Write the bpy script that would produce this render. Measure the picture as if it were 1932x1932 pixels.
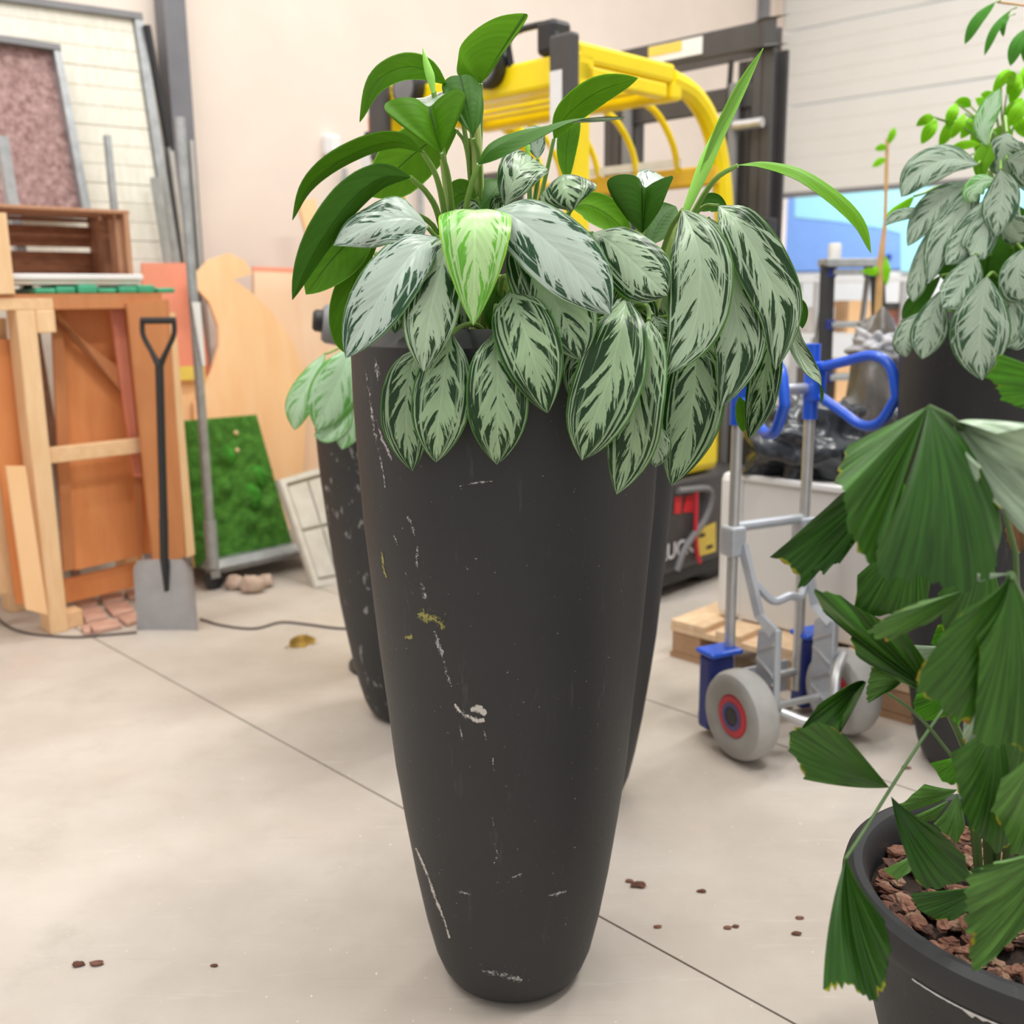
import bpy, math, random
from mathutils import Vector as V, Matrix, noise as mnoise
random.seed(7)
scn = bpy.context.scene
for o in list(bpy.data.objects): bpy.data.objects.remove(o)
COL = scn.collection

# ------------------------------------------------------------------ camera, world, light, exposure
FPX, PITCH, ROLL, HCAM = 1935.0, math.radians(12), math.radians(-0.6), 1.30
_F = V((0, math.cos(PITCH), -math.sin(PITCH))); _R0 = V((1, 0, 0)); _U0 = V((0, math.sin(PITCH), math.cos(PITCH)))
_R = _R0*math.cos(ROLL) + _U0*math.sin(ROLL); _U = _U0*math.cos(ROLL) - _R0*math.sin(ROLL)
CAM = V((0, 0, HCAM))
cd = bpy.data.cameras.new('camera'); cam = bpy.data.objects.new('camera', cd); COL.objects.link(cam)
cd.sensor_width = 36; cd.lens = FPX/1932*36; cd.clip_start = 0.02; cd.clip_end = 200
m3 = Matrix((_R, _U, -_F)).transposed(); cam.matrix_world = Matrix.Translation(CAM) @ m3.to_4x4()
cd.dof.use_dof = True; cd.dof.focus_distance = 1.62; cd.dof.aperture_fstop = 3.4
scn.camera = cam
w = bpy.data.worlds.new('overcast'); scn.world = w; w.use_nodes = True
bg = w.node_tree.nodes['Background']; bg.inputs[0].default_value = (1.0, 0.995, 0.985, 1); bg.inputs[1].default_value = 0.62
scn.view_settings.view_transform = 'Standard'; scn.view_settings.look = 'None'
scn.view_settings.gamma = 1; scn.view_settings.use_curve_mapping = False
scn.view_settings.exposure = 0.30
LAMPS = [(-1.2, 0.6, 5.2), (2.0, 1.4, 5.2), (0.4, 4.0, 5.2), (2.8, 5.4, 5.2), (-2.6, 2.8, 5.2)]
LAMP_W = [58, 110, 64, 60, 44]

# ------------------------------------------------------------------ pixel helpers
def ray(px, py): return _F + _R*((px-966)/FPX) - _U*((py-966)/FPX)
def P(px, py, d):
    r = ray(px, py); return CAM + r*(d/r.y)
def G(px, py, z=0.0):
    r = ray(px, py); return CAM + r*((z-HCAM)/r.z)
def PL(px, py, p0, n):
    r = ray(px, py); return CAM + r*((p0-CAM).dot(n)/r.dot(n))
def dcam(p): return (p-CAM).dot(_F)
UA = V((.702, .713, 0)).normalized()      # along the back wall, receding to the right
UB = V((-.713, .702, 0)).normalized()     # along the door wall, receding to the left

# ------------------------------------------------------------------ materials
def mat(name, col, rough=.5, metal=0., var=.0, vscale=8., col2=None, bump=0., bscale=40., spec=.5, stretch=(1,1,1), emit=None, coat=0., trans=0.):
    m = bpy.data.materials.new(name); m.use_nodes = True; nt = m.node_tree; b = nt.nodes['Principled BSDF']
    b.inputs['Base Color'].default_value = (*col, 1); b.inputs['Roughness'].default_value = rough
    b.inputs['Metallic'].default_value = metal; b.inputs['Specular IOR Level'].default_value = spec
    b.inputs['Coat Weight'].default_value = coat
    if trans: b.inputs['Transmission Weight'].default_value = trans
    tc = nt.nodes.new('ShaderNodeTexCoord'); mp = nt.nodes.new('ShaderNodeMapping'); mp.inputs['Scale'].default_value = stretch
    nt.links.new(tc.outputs['Object'], mp.inputs[0])
    if var or col2:
        n = nt.nodes.new('ShaderNodeTexNoise'); n.inputs['Scale'].default_value = vscale; n.inputs['Detail'].default_value = 6; n.inputs['Roughness'].default_value = .6
        nt.links.new(mp.outputs[0], n.inputs['Vector'])
        r = nt.nodes.new('ShaderNodeValToRGB'); nt.links.new(n.outputs['Fac'], r.inputs[0])
        c2 = col2 if col2 else tuple(min(1, c*(1+var)) for c in col); c1 = col if col2 else tuple(c*(1-var) for c in col)
        r.color_ramp.elements[0].position = .3; r.color_ramp.elements[1].position = .7
        r.color_ramp.elements[0].color = (*c1, 1); r.color_ramp.elements[1].color = (*c2, 1)
        nt.links.new(r.outputs[0], b.inputs['Base Color'])
    if bump:
        n2 = nt.nodes.new('ShaderNodeTexNoise'); n2.inputs['Scale'].default_value = bscale; n2.inputs['Detail'].default_value = 4
        nt.links.new(mp.outputs[0], n2.inputs['Vector'])
        bp = nt.nodes.new('ShaderNodeBump'); bp.inputs['Strength'].default_value = bump; bp.inputs['Distance'].default_value = .01
        nt.links.new(n2.outputs['Fac'], bp.inputs['Height']); nt.links.new(bp.outputs[0], b.inputs['Normal'])
    if emit:
        b.inputs['Emission Color'].default_value = (*emit[:3], 1); b.inputs['Emission Strength'].default_value = emit[3]
    return m

class NT:
    """small helper to write node graphs"""
    def __init__(s, m): s.t = m.node_tree; s.b = s.t.nodes['Principled BSDF']
    def n(s, t, **k):
        x = s.t.nodes.new(t)
        for a, v in k.items(): setattr(x, a, v)
        return x
    def set(s, sock, v):
        if hasattr(v, 'is_linked') or hasattr(v, 'links'): s.t.links.new(v, sock)
        else: sock.default_value = v
    def math(s, op, a, b=0., c=None, clamp=False):
        x = s.n('ShaderNodeMath', operation=op, use_clamp=clamp); s.set(x.inputs[0], a); s.set(x.inputs[1], b)
        if c is not None: s.set(x.inputs[2], c)
        return x.outputs[0]
    def comb(s, x, y, z):
        c = s.n('ShaderNodeCombineXYZ'); s.set(c.inputs[0], x); s.set(c.inputs[1], y); s.set(c.inputs[2], z); return c.outputs[0]
    def noise(s, vec, scale=1., detail=3., rough=.5):
        x = s.n('ShaderNodeTexNoise'); s.t.links.new(vec, x.inputs['Vector']); x.inputs['Scale'].default_value = scale
        x.inputs['Detail'].default_value = detail; x.inputs['Roughness'].default_value = rough; return x.outputs['Fac']
    def step(s, v, lo, hi):
        x = s.n('ShaderNodeMapRange', interpolation_type='SMOOTHSTEP'); s.set(x.inputs[0], v); s.set(x.inputs[1], lo); s.set(x.inputs[2], hi)
        return x.outputs[0]
    def mix(s, f, a, b):
        x = s.n('ShaderNodeMix', data_type='RGBA'); s.set(x.inputs[0], f)
        for sock, v in ((x.inputs[6], a), (x.inputs[7], b)):
            if isinstance(v, tuple): sock.default_value = (*v, 1)
            else: s.t.links.new(v, sock)
        return x.outputs[2]
    def translucent(s, col, f):
        out = s.t.nodes['Material Output']; tr = s.n('ShaderNodeBsdfTranslucent'); mx = s.n('ShaderNodeMixShader')
        if isinstance(col, tuple): tr.inputs[0].default_value = (*col, 1)
        else: s.t.links.new(col, tr.inputs[0])
        mx.inputs[0].default_value = f
        s.t.links.new(s.b.outputs[0], mx.inputs[1]); s.t.links.new(tr.outputs[0], mx.inputs[2]); s.t.links.new(mx.outputs[0], out.inputs[0])

def leaf_top_mat(name, pale, dark, edge, amount=0., rough=.3, soft=.03, rib=None, pat=1.):
    m = bpy.data.materials.new(name); m.use_nodes = True; k = NT(m)
    uv = k.n('ShaderNodeUVMap'); sp = k.n('ShaderNodeSeparateXYZ'); k.t.links.new(uv.outputs[0], sp.inputs[0])
    U, Vv = sp.outputs[0], sp.outputs[1]
    sv = k.math('MULTIPLY_ADD', Vv, 2., -1.); av = k.math('ABSOLUTE', sv); sg = k.math('SIGN', sv)
    oi = k.n('ShaderNodeObjectInfo'); seed = k.math('MULTIPLY_ADD', sg, 3.7, k.math('MULTIPLY', oi.outputs['Random'], 60.))
    wv = k.math('SUBTRACT', U, k.math('MULTIPLY', av, .36))
    n1 = k.noise(k.comb(k.math('MULTIPLY', wv, 13.*pat), k.math('MULTIPLY', av, 1.0), seed), 1., 3., .6)
    n2 = k.noise(k.comb(k.math('MULTIPLY', wv, 80.), k.math('MULTIPLY', av, 9.), seed), 1., 2., .6)
    n3 = k.noise(k.comb(k.math('MULTIPLY', wv, 2.2), k.math('MULTIPLY', av, 13.), seed), 1., 2., .5)
    fld = k.math('ADD', k.math('MULTIPLY', av, .70), k.math('MULTIPLY_ADD', n1, 2.2, -1.1))
    fld = k.math('ADD', fld, k.math('MULTIPLY_ADD', n2, .46, -.23))
    fld = k.math('ADD', fld, k.math('MULTIPLY', k.math('POWER', U, 6.), .25))
    fld = k.math('ADD', fld, amount)
    dk = k.step(fld, .40-soft, .40+soft)
    strip = k.math('MULTIPLY', k.step(n3, .50, .54), k.step(av, .42, .6))
    dk = k.math('MULTIPLY', dk, k.math('SUBTRACT', 1., k.math('MULTIPLY', strip, .9)))
    n4 = k.noise(k.comb(k.math('MULTIPLY', wv, 14.), k.math('MULTIPLY', av, 2.), seed), 1., 3., .6)
    pale2 = k.mix(n4, tuple(c*.80 for c in pale), tuple(min(1, c*1.14) for c in pale))
    vn = k.math('MULTIPLY', k.step(k.math('SINE', k.math('MULTIPLY', wv, 78.)), .80, 1.), .30); pale2 = k.mix(vn, pale2, tuple(min(1, c*1.25) for c in pale))
    dark2 = k.mix(n4, tuple(c*.65 for c in dark), tuple(c*1.5 for c in dark))
    c = k.mix(dk, pale2, dark2)
    c = k.mix(k.step(av, .93, .97), c, edge)
    ribc = rib or tuple(min(1, x*1.12) for x in pale)
    c = k.mix(k.math('MULTIPLY', k.math('SUBTRACT', 1., k.step(av, .018, .04)), .8), c, ribc)
    k.t.links.new(c, k.b.inputs['Base Color'])
    k.b.inputs['Roughness'].default_value = rough; k.b.inputs['Specular IOR Level'].default_value = .36
    hv = k.math('SINE', k.math('MULTIPLY', wv, 62.)); hr = k.math('MULTIPLY', k.step(av, 0., .1), .7)
    bp = k.n('ShaderNodeBump'); bp.inputs['Strength'].default_value = .22; bp.inputs['Distance'].default_value = .0025
    k.t.links.new(k.math('ADD', k.math('MULTIPLY', hv, .16), hr), bp.inputs['Height']); k.t.links.new(bp.outputs[0], k.b.inputs['Normal'])
    k.translucent(c, .10)
    return m
def leaf_under_mat(name, col, tf=.25, rough=.5):
    m = bpy.data.materials.new(name); m.use_nodes = True; k = NT(m)
    uv = k.n('ShaderNodeUVMap'); sp = k.n('ShaderNodeSeparateXYZ'); k.t.links.new(uv.outputs[0], sp.inputs[0])
    av = k.math('ABSOLUTE', k.math('MULTIPLY_ADD', sp.outputs[1], 2., -1.))
    wv = k.math('SUBTRACT', sp.outputs[0], k.math('MULTIPLY', av, .27))
    oi = k.n('ShaderNodeObjectInfo')
    n = k.noise(k.comb(k.math('MULTIPLY', wv, 16.), k.math('MULTIPLY', av, 1.4), k.math('MULTIPLY', oi.outputs['Random'], 40.)), 1., 4., .6)
    c = k.mix(n, tuple(x*.72 for x in col), tuple(min(1, x*1.3) for x in col))
    c = k.mix(k.math('SUBTRACT', 1., k.step(av, .015, .035)), c, tuple(x*.45 for x in col))
    c = k.mix(k.step(av, .94, .98), c, tuple(min(1, x*1.6+.03) for x in col))
    k.t.links.new(c, k.b.inputs['Base Color']); k.b.inputs['Roughness'].default_value = rough; k.b.inputs['Specular IOR Level'].default_value = .25
    bp = k.n('ShaderNodeBump'); bp.inputs['Strength'].default_value = .06; bp.inputs['Distance'].default_value = .001
    k.t.links.new(k.math('SINE', k.math('MULTIPLY', wv, 62.)), bp.inputs['Height']); k.t.links.new(bp.outputs[0], k.b.inputs['Normal'])
    k.translucent(c, tf); return m
def palm_mat(name, col, tf=.2, rough=.35, tip=True):
    m = bpy.data.materials.new(name); m.use_nodes = True; k = NT(m)
    uv = k.n('ShaderNodeUVMap'); sp = k.n('ShaderNodeSeparateXYZ'); k.t.links.new(uv.outputs[0], sp.inputs[0])
    oi = k.n('ShaderNodeObjectInfo'); sd = k.math('MULTIPLY', oi.outputs['Random'], 50.)
    n = k.noise(k.comb(k.math('MULTIPLY', sp.outputs[0], 1.6), k.math('MULTIPLY', sp.outputs[1], 26.), sd), 1., 4., .6)
    n2 = k.noise(k.comb(k.math('MULTIPLY', sp.outputs[0], 3.), k.math('MULTIPLY', sp.outputs[1], 5.), sd), 1., 3., .5)
    c = k.mix(k.step(n, .25, .75), tuple(x*.5 for x in col), tuple(min(1, x*1.65) for x in col))
    c = k.mix(k.math('MULTIPLY', n2, .4), c, tuple(x*.5 for x in col))
    if tip:
        e = k.math('ADD', sp.outputs[0], k.math('MULTIPLY_ADD', n2, .34, -.17))
        c = k.mix(k.step(e, 1.01, 1.03), c, (.34, .36, .02)); c = k.mix(k.step(e, 1.035, 1.05), c, (.36, .13, .03))
    k.t.links.new(c, k.b.inputs['Base Color']); k.b.inputs['Roughness'].default_value = rough; k.b.inputs['Specular IOR Level'].default_value = .38
    bp = k.n('ShaderNodeBump'); bp.inputs['Strength'].default_value = .13; bp.inputs['Distance'].default_value = .002
    k.t.links.new(k.math('SINE', k.math('MULTIPLY', sp.outputs[1], 110.)), bp.inputs['Height']); k.t.links.new(bp.outputs[0], k.b.inputs['Normal'])
    k.translucent(c, tf); return m
def pot_mat(name, peel=0.):
    m = bpy.data.materials.new(name); m.use_nodes = True; k = NT(m)
    tc = k.n('ShaderNodeTexCoord'); o = tc.outputs['Object']
    n = k.noise(o, 5., 6., .65); c = k.mix(n, (.0145, .0155, .0175), (.0265, .0270, .0285))
    mp = k.n('ShaderNodeMapping'); mp.inputs['Scale'].default_value = (14, 14, 2.2); k.t.links.new(o, mp.inputs[0])
    n2 = k.noise(mp.outputs[0], 3., 5., .7); c = k.mix(k.math('MULTIPLY', k.step(n2, .60, .74), .30), c, (.10, .095, .09))
    n3 = k.noise(o, 160., 2., .5); c = k.mix(k.math('MULTIPLY', k.step(n3, .74, .77), .6), c, (.35, .34, .32))
    if peel:
        mp2 = k.n('ShaderNodeMapping'); mp2.inputs['Scale'].default_value = (22, 22, 11); k.t.links.new(o, mp2.inputs[0])
        n4 = k.noise(mp2.outputs[0], 1.5, 4., .6); c = k.mix(k.math('MULTIPLY', k.step(n4, .62, .70), .55), c, (.42, .42, .41))
    k.t.links.new(c, k.b.inputs['Base Color']); k.b.inputs['Roughness'].default_value = .55
    bp = k.n('ShaderNodeBump'); bp.inputs['Strength'].default_value = .12; bp.inputs['Distance'].default_value = .004
    k.t.links.new(k.noise(o, 90., 4., .6), bp.inputs['Height']); k.t.links.new(bp.outputs[0], k.b.inputs['Normal'])
    return m
def scuff_mat(name, col, thr=.5):
    m = bpy.data.materials.new(name); m.use_nodes = True; k = NT(m)
    tc = k.n('ShaderNodeTexCoord'); k.b.inputs['Base Color'].default_value = (*col, 1); k.b.inputs['Roughness'].default_value = .8
    uv = k.n('ShaderNodeUVMap'); sp = k.n('ShaderNodeSeparateXYZ'); k.t.links.new(uv.outputs[0], sp.inputs[0])
    av = k.math('ABSOLUTE', k.math('MULTIPLY_ADD', sp.outputs[1], 2., -1.))
    n = k.math('ADD', k.noise(tc.outputs['Object'], 170., 5., .75), k.math('MULTIPLY', k.noise(tc.outputs['Object'], 35., 2., .5), .5))
    n = k.math('SUBTRACT', n, k.math('MULTIPLY', av, .25))
    k.t.links.new(k.step(n, thr+.12, thr+.30), k.b.inputs['Alpha']); return m
def floor_mat():
    m = bpy.data.materials.new('concrete'); m.use_nodes = True; k = NT(m)
    tc = k.n('ShaderNodeTexCoord'); o = tc.outputs['Object']
    n = k.noise(o, 1.3, 7., .62); c = k.mix(k.step(n, .3, .72), (.475, .415, .355), (.60, .545, .485))
    n2 = k.noise(o, 4.5, 6., .7); c = k.mix(k.math('MULTIPLY', k.step(n2, .52, .75), .38), c, (.40, .37, .31))
    n6 = k.noise(o, 2.4, 5., .6); c = k.mix(k.math('MULTIPLY', k.step(n6, .55, .8), .35), c, (.62, .45, .36))
    mp = k.n('ShaderNodeMapping'); mp.inputs['Rotation'].default_value = (0, 0, .5); mp.inputs['Scale'].default_value = (3, 30, 1); k.t.links.new(o, mp.inputs[0])
    n3 = k.noise(mp.outputs[0], 1., 4., .7); c = k.mix(k.math('MULTIPLY', k.step(n3, .58, .72), .28), c, (.72, .66, .58))
    mp = k.n('ShaderNodeMapping'); mp.inputs['Rotation'].default_value = (0, 0, -.9); mp.inputs['Scale'].default_value = (2, 40, 1); k.t.links.new(o, mp.inputs[0])
    n5 = k.noise(mp.outputs[0], 1.3, 4., .7); c = k.mix(k.math('MULTIPLY', k.step(n5, .6, .72), .22), c, (.40, .33, .26))
    n4 = k.noise(o, 75., 2., .5); c = k.mix(k.math('MULTIPLY', k.step(n4, .735, .75), .8), c, (.85, .82, .78))
    k.t.links.new(c, k.b.inputs['Base Color']); k.b.inputs['Roughness'].default_value = .55; k.b.inputs['Specular IOR Level'].default_value = .35
    bp = k.n('ShaderNodeBump'); bp.inputs['Strength'].default_value = .1; bp.inputs['Distance'].default_value = .004
    k.t.links.new(k.noise(o, 40., 5., .6), bp.inputs['Height']); k.t.links.new(bp.outputs[0], k.b.inputs['Normal'])
    return m

M = {}
M['floor'] = floor_mat()
M['joint'] = mat('joint', (.10, .075, .055), .9)
M['wall'] = mat('cream_wall', (.79, .685, .605), .8, var=.04, vscale=2.)
M['door'] = mat('door_panel', (.76, .745, .70), .6, var=.02, vscale=3.)
M['steel_dark'] = mat('painted_steel', (.17, .17, .19), .5, var=.1)
M['galv'] = mat('galvanised', (.42, .44, .45), .42, .55, var=.18, vscale=20)
M['alu'] = mat('aluminium', (.62, .62, .62), .38, .7, var=.08, vscale=14)
M['cast'] = mat('cast_alloy', (.52, .55, .60), .45, .35, var=.08, vscale=18)
M['black'] = mat('black_plastic', (.018, .018, .019), .45, var=.2)
M['charcoal'] = mat('charcoal_paint', (.065, .06, .06), .45, var=.12)
M['grey'] = mat('grey_plastic', (.20, .20, .21), .5, var=.1)
M['yellow'] = mat('yellow_paint', (.95, .72, .0), .38, var=.06, coat=.2)
M['yellow_dull'] = mat('yellow_sticker', (.78, .58, .10), .6, var=.12)
M['orange'] = mat('orange_lens', (.9, .22, .02), .3)
M['white'] = mat('white_plastic', (.80, .80, .80), .5, var=.03)
M['offwhite'] = mat('offwhite_box', (.70, .69, .67), .55, var=.03, vscale=3)
M['blue'] = mat('blue_plastic', (.014, .10, .64), .35, var=.15, coat=.2)
M['navy'] = mat('navy_plastic', (.015, .03, .20), .45, var=.15)
M['purple'] = mat('purple_hub', (.09, .08, .24), .5, var=.1)
M['red'] = mat('red_hub', (.62, .03, .05), .45, var=.1)
M['tyre'] = mat('grey_tyre', (.40, .39, .37), .7, var=.1, vscale=16)
M['pine'] = mat('pine', (.78, .50, .26), .6, col2=(.88, .62, .37), vscale=5, stretch=(9, 9, 1.2))
M['pine_h'] = mat('pine_h', (.74, .46, .24), .6, col2=(.86, .58, .34), vscale=5, stretch=(2, 9, 9))
M['ply'] = mat('plywood', (.70, .25, .08), .55, col2=(.80, .33, .12), vscale=4, stretch=(5, 5, .8))
M['ply_dark'] = mat('plywood_brown', (.50, .19, .07), .6, col2=(.60, .25, .10), vscale=4, stretch=(5, 5, .8))
M['ply_peach'] = mat('plywood_peach', (.90, .55, .28), .6, col2=(.95, .64, .36), vscale=3, stretch=(4, 4, .8))
M['ply_pale'] = mat('plywood_pale', (.88, .60, .40), .6, col2=(.92, .68, .48), vscale=3, stretch=(4, 4, .8))
M['salmon'] = mat('salmon_board', (.82, .30, .19), .6, var=.05)
M['crate'] = mat('crate_wood', (.26, .10, .05), .65, col2=(.42, .19, .09), vscale=6, stretch=(3, 3, 12))
M['crate_l'] = mat('crate_wood_light', (.42, .21, .12), .65, col2=(.52, .28, .16), vscale=6, stretch=(8, 8, 2))
M['pallet'] = mat('pallet_wood', (.62, .42, .25), .7, col2=(.80, .60, .40), vscale=6, stretch=(6, 6, 2))
M['pallet_d'] = mat('pallet_block', (.34, .20, .11), .75, col2=(.50, .31, .18), vscale=10)
M['green_lid'] = mat('green_plastic', (.05, .36, .20), .35, var=.3, vscale=12)
M['cream_plank'] = mat('whitewashed', (.74, .71, .60), .75, col2=(.86, .83, .74), vscale=7, stretch=(6, 6, 2))
M['granite'] = mat('red_granite', (.17, .075, .07), .6, col2=(.50, .33, .31), vscale=32, bump=.3)
M['moss'] = mat('moss', (.030, .12, .008), .95, col2=(.09, .28, .03), vscale=26, bump=.8, bscale=120)
M['moss_b'] = mat('moss_bright', (.035, .22, .01), .95, col2=(.07, .34, .03), vscale=30, bump=.8, bscale=120)
M['slab'] = mat('stone_slab', (.66, .63, .56), .8, col2=(.78, .76, .70), vscale=14)
M['slab_f'] = mat('slab_frame', (.52, .49, .43), .7, var=.12)
M['brick'] = mat('red_paver', (.46, .24, .17), .85, col2=(.64, .40, .31), vscale=14)
M['stone'] = mat('pinkish_stone', (.38, .24, .17), .8, col2=(.66, .54, .46), vscale=12)
M['shovel'] = mat('shovel_steel', (.42, .43, .46), .30, .85, var=.12, vscale=8)
M['cord'] = mat('cord', (.09, .07, .06), .6)
M['bag'] = mat('black_bag', (.035, .04, .048), .22, var=.3, bump=.5, bscale=14, spec=.7)
M['bag_g'] = mat('grey_bag', (.11, .10, .09), .35, var=.3, bump=.5, bscale=10)
M['bag_top'] = mat('grey_sheet', (.40, .40, .43), .3, var=.2, bump=.4, bscale=12)
M['truck_blue'] = mat('truck_blue', (.24, .44, .95), .5, var=.04)
M['truck_cyan'] = mat('truck_cyan', (.42, .86, 1.), .5, var=.03)
M['terracotta'] = mat('terracotta', (.42, .17, .11), .7, var=.15)
M['bamboo'] = mat('bamboo', (.55, .34, .14), .5, var=.2, vscale=10)
M['soil'] = mat('soil', (.03, .018, .012), .95, var=.5, vscale=60, bump=1., bscale=120)
M['bark'] = [mat('bark_%d' % i, c, .85, var=.25, vscale=60, bump=.5, bscale=150) for i, c in enumerate([(.13, .052, .030), (.21, .095, .06), (.07, .030, .018), (.25, .15, .095)])]
M['dry'] = mat('dry_leaf', (.42, .26, .05), .8, var=.3, vscale=30)
M['print'] = mat('white_print', (.80, .78, .80), .6)
M['leaf'] = leaf_top_mat('variegated', (.42, .55, .37), (.013, .050, .010), (.08, .20, .03), .03)
M['leaf_d'] = leaf_top_mat('variegated_darker', (.33, .47, .27), (.009, .040, .007), (.06, .18, .025), .12)
M['leaf_l'] = leaf_top_mat('variegated_light', (.52, .63, .54), (.022, .078, .032), (.12, .24, .09), -.05, rough=.28)
M['leaf_y'] = leaf_top_mat('variegated_young', (.50, .76, .34), (.13, .42, .035), (.30, .62, .04), .04)
M['leaf_far'] = leaf_top_mat('variegated_far', (.42, .53, .41), (.045, .105, .05), (.08, .18, .07), .02, soft=.10)
M['leaf_farl'] = leaf_top_mat('variegated_pale', (.45, .66, .42), (.10, .33, .05), (.13, .36, .05), -.05, soft=.12)
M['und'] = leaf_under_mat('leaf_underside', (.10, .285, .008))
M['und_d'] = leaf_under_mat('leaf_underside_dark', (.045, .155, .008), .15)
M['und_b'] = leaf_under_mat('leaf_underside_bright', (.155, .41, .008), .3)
M['stem'] = mat('petiole', (.20, .36, .07), .4, var=.15)
M['stem_y'] = mat('stem_pale', (.38, .48, .13), .4, var=.15, vscale=20, stretch=(6, 6, .6))
M['shoot'] = leaf_under_mat('rolled_shoot', (.26, .52, .09), .2)
M['lime'] = leaf_under_mat('lime_leaf', (.28, .68, .012), .35)
M['midgreen'] = leaf_under_mat('fig_leaf', (.08, .30, .03), .25)
M['palm'] = palm_mat('palm_leaf', (.050, .155, .016)); M['palm_d'] = palm_mat('palm_leaf_dark', (.030, .105, .010))
M['palm_l'] = palm_mat('palm_leaf_light', (.11, .26, .045)); M['palm_w'] = palm_mat('palm_leaf_shine', (.40, .52, .36), rough=.26)  # palm_w: whitish leaf gloss painted into the pale base colour
M['palm_b'] = palm_mat('palm_leaf_bright', (.10, .34, .012), .35); M['palm_dead'] = palm_mat('palm_leaf_dead', (.16, .07, .02), .1)
M['palm_stem'] = mat('palm_stem', (.075, .15, .04), .5, var=.2)
M['pot'] = pot_mat('planter_charcoal'); M['pot_peel'] = pot_mat('planter_peeling', 1.)
M['scuff'] = scuff_mat('scuff_white', (.42, .41, .40), .535); M['scuff_y'] = scuff_mat('scuff_yellow', (.30, .28, .09), .47); M['scuff_w'] = scuff_mat('scuff_bright', (.55, .52, .48), .40)

# ------------------------------------------------------------------ mesh builder
class MB:
    def __init__(s): s.v, s.f, s.mi, s.uv = [], [], [], []
    def add(s, verts, faces, mi=0, uvs=None):
        o = len(s.v); s.v += [V(q) for q in verts]
        for k, fc in enumerate(faces):
            s.f.append(tuple(i+o for i in fc)); s.mi.append(mi); s.uv.append([uvs[i] for i in fc] if uvs else None)
        return s
    def box(s, c, ax, ay, az, mi=0):
        """c centre, ax/ay/az half-extent vectors"""
        c = V(c); ax, ay, az = V(ax), V(ay), V(az)
        vs = [c+sx*ax+sy*ay+sz*az for sz in (-1, 1) for sy in (-1, 1) for sx in (-1, 1)]
        fs = [(0, 2, 3, 1), (4, 5, 7, 6), (0, 1, 5, 4), (2, 6, 7, 3), (0, 4, 6, 2), (1, 3, 7, 5)]
        if ax.cross(ay).dot(az) < 0: fs = [f[::-1] for f in fs]
        return s.add(vs, fs, mi)
    def abox(s, a, b, mi=0):
        a, b = V(a), V(b); h = (b-a)/2
        return s.box((a+b)/2, (abs(h.x), 0, 0), (0, abs(h.y), 0), (0, 0, abs(h.z)), mi)
    def prism(s, pts, ext, mi=0):
        """closed polygon pts extruded by vector ext"""
        pts = [V(p) for p in pts]; n = len(pts); ext = V(ext)
        nn = V((0, 0, 0))
        for i in range(n): nn += pts[i].cross(pts[(i+1) % n])
        if nn.dot(ext) > 0: pts = pts[::-1]
        vs = pts+[p+ext for p in pts]
        fs = [tuple(range(n)), tuple(range(2*n-1, n-1, -1))]+[(i, i+n, (i+1) % n+n, (i+1) % n) for i in range(n)]
        return s.add(vs, fs, mi)
    def tube(s, pts, r, seg=10, mi=0, closed=False, caps=True, sx=1., sy=1.):
        pts = [V(p) for p in pts]; n = len(pts)
        rs = r if isinstance(r, (list, tuple)) else [r]*n
        tg = []
        for i in range(n):
            a = pts[(i-1) % n] if closed else pts[max(i-1, 0)]; b = pts[(i+1) % n] if closed else pts[min(i+1, n-1)]
            tg.append((b-a).normalized())
        up = V((0, 0, 1)) if abs(tg[0].z) < .9 else V((0, 1, 0)); x = tg[0].cross(up).normalized(); vs = []
        for i in range(n):
            x = (x-tg[i]*x.dot(tg[i])).normalized(); y = tg[i].cross(x)
            for j in range(seg):
                a = 2*math.pi*j/seg; vs.append(pts[i]+x*(math.cos(a)*rs[i]*sx)+y*(math.sin(a)*rs[i]*sy))
        fs = []; m = n if closed else n-1
        for i in range(m):
            for j in range(seg):
                a = i*seg+j; b = i*seg+(j+1) % seg; c = ((i+1) % n)*seg+(j+1) % seg; d = ((i+1) % n)*seg+j; fs.append((a, b, c, d))
        if caps and not closed: fs += [tuple(range(seg-1, -1, -1)), tuple(range((n-1)*seg, n*seg))]
        return s.add(vs, fs, mi)
    def lathe(s, c, prof, seg=48, mi=0, axis=V((0, 0, 1)), closed=False):
        c = V(c); axis = V(axis).normalized(); x = axis.orthogonal().normalized(); y = axis.cross(x); vs = []
        for r, z in prof:
            for j in range(seg):
                a = 2*math.pi*j/seg; vs.append(c+axis*z+x*(r*math.cos(a))+y*(r*math.sin(a)))
        fs = []
        n = len(prof)
        for i in range(n if closed else n-1):
            for j in range(seg):
                k = (i+1) % n
                fs.append((i*seg+j, i*seg+(j+1) % seg, k*seg+(j+1) % seg, k*seg+j))
        return s.add(vs, fs, mi)
    def blob(s, c, rad, amp=.25, freq=3., seed=0, nu=16, nv=10, mi=0, fl=None):
        c = V(c); vs = []; fs = []
        for i in range(nv+1):
            th = math.pi*i/nv
            for j in range(nu):
                ph = 2*math.pi*j/nu; d = V((math.sin(th)*math.cos(ph), math.sin(th)*math.sin(ph), math.cos(th)))
                k = 1+amp*(mnoise.noise(d*freq+V((seed*7.3, seed*3.1, seed)))*1.4)
                q = V((d.x*rad[0]*k, d.y*rad[1]*k, d.z*rad[2]*k))
                if fl is not None and c.z+q.z < fl: q.z = fl-c.z
                vs.append(c+q)
        for i in range(nv):
            for j in range(nu): fs.append((i*nu+j, (i+1)*nu+j, (i+1)*nu+(j+1) % nu, i*nu+(j+1) % nu))
        return s.add(vs, fs, mi)

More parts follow.
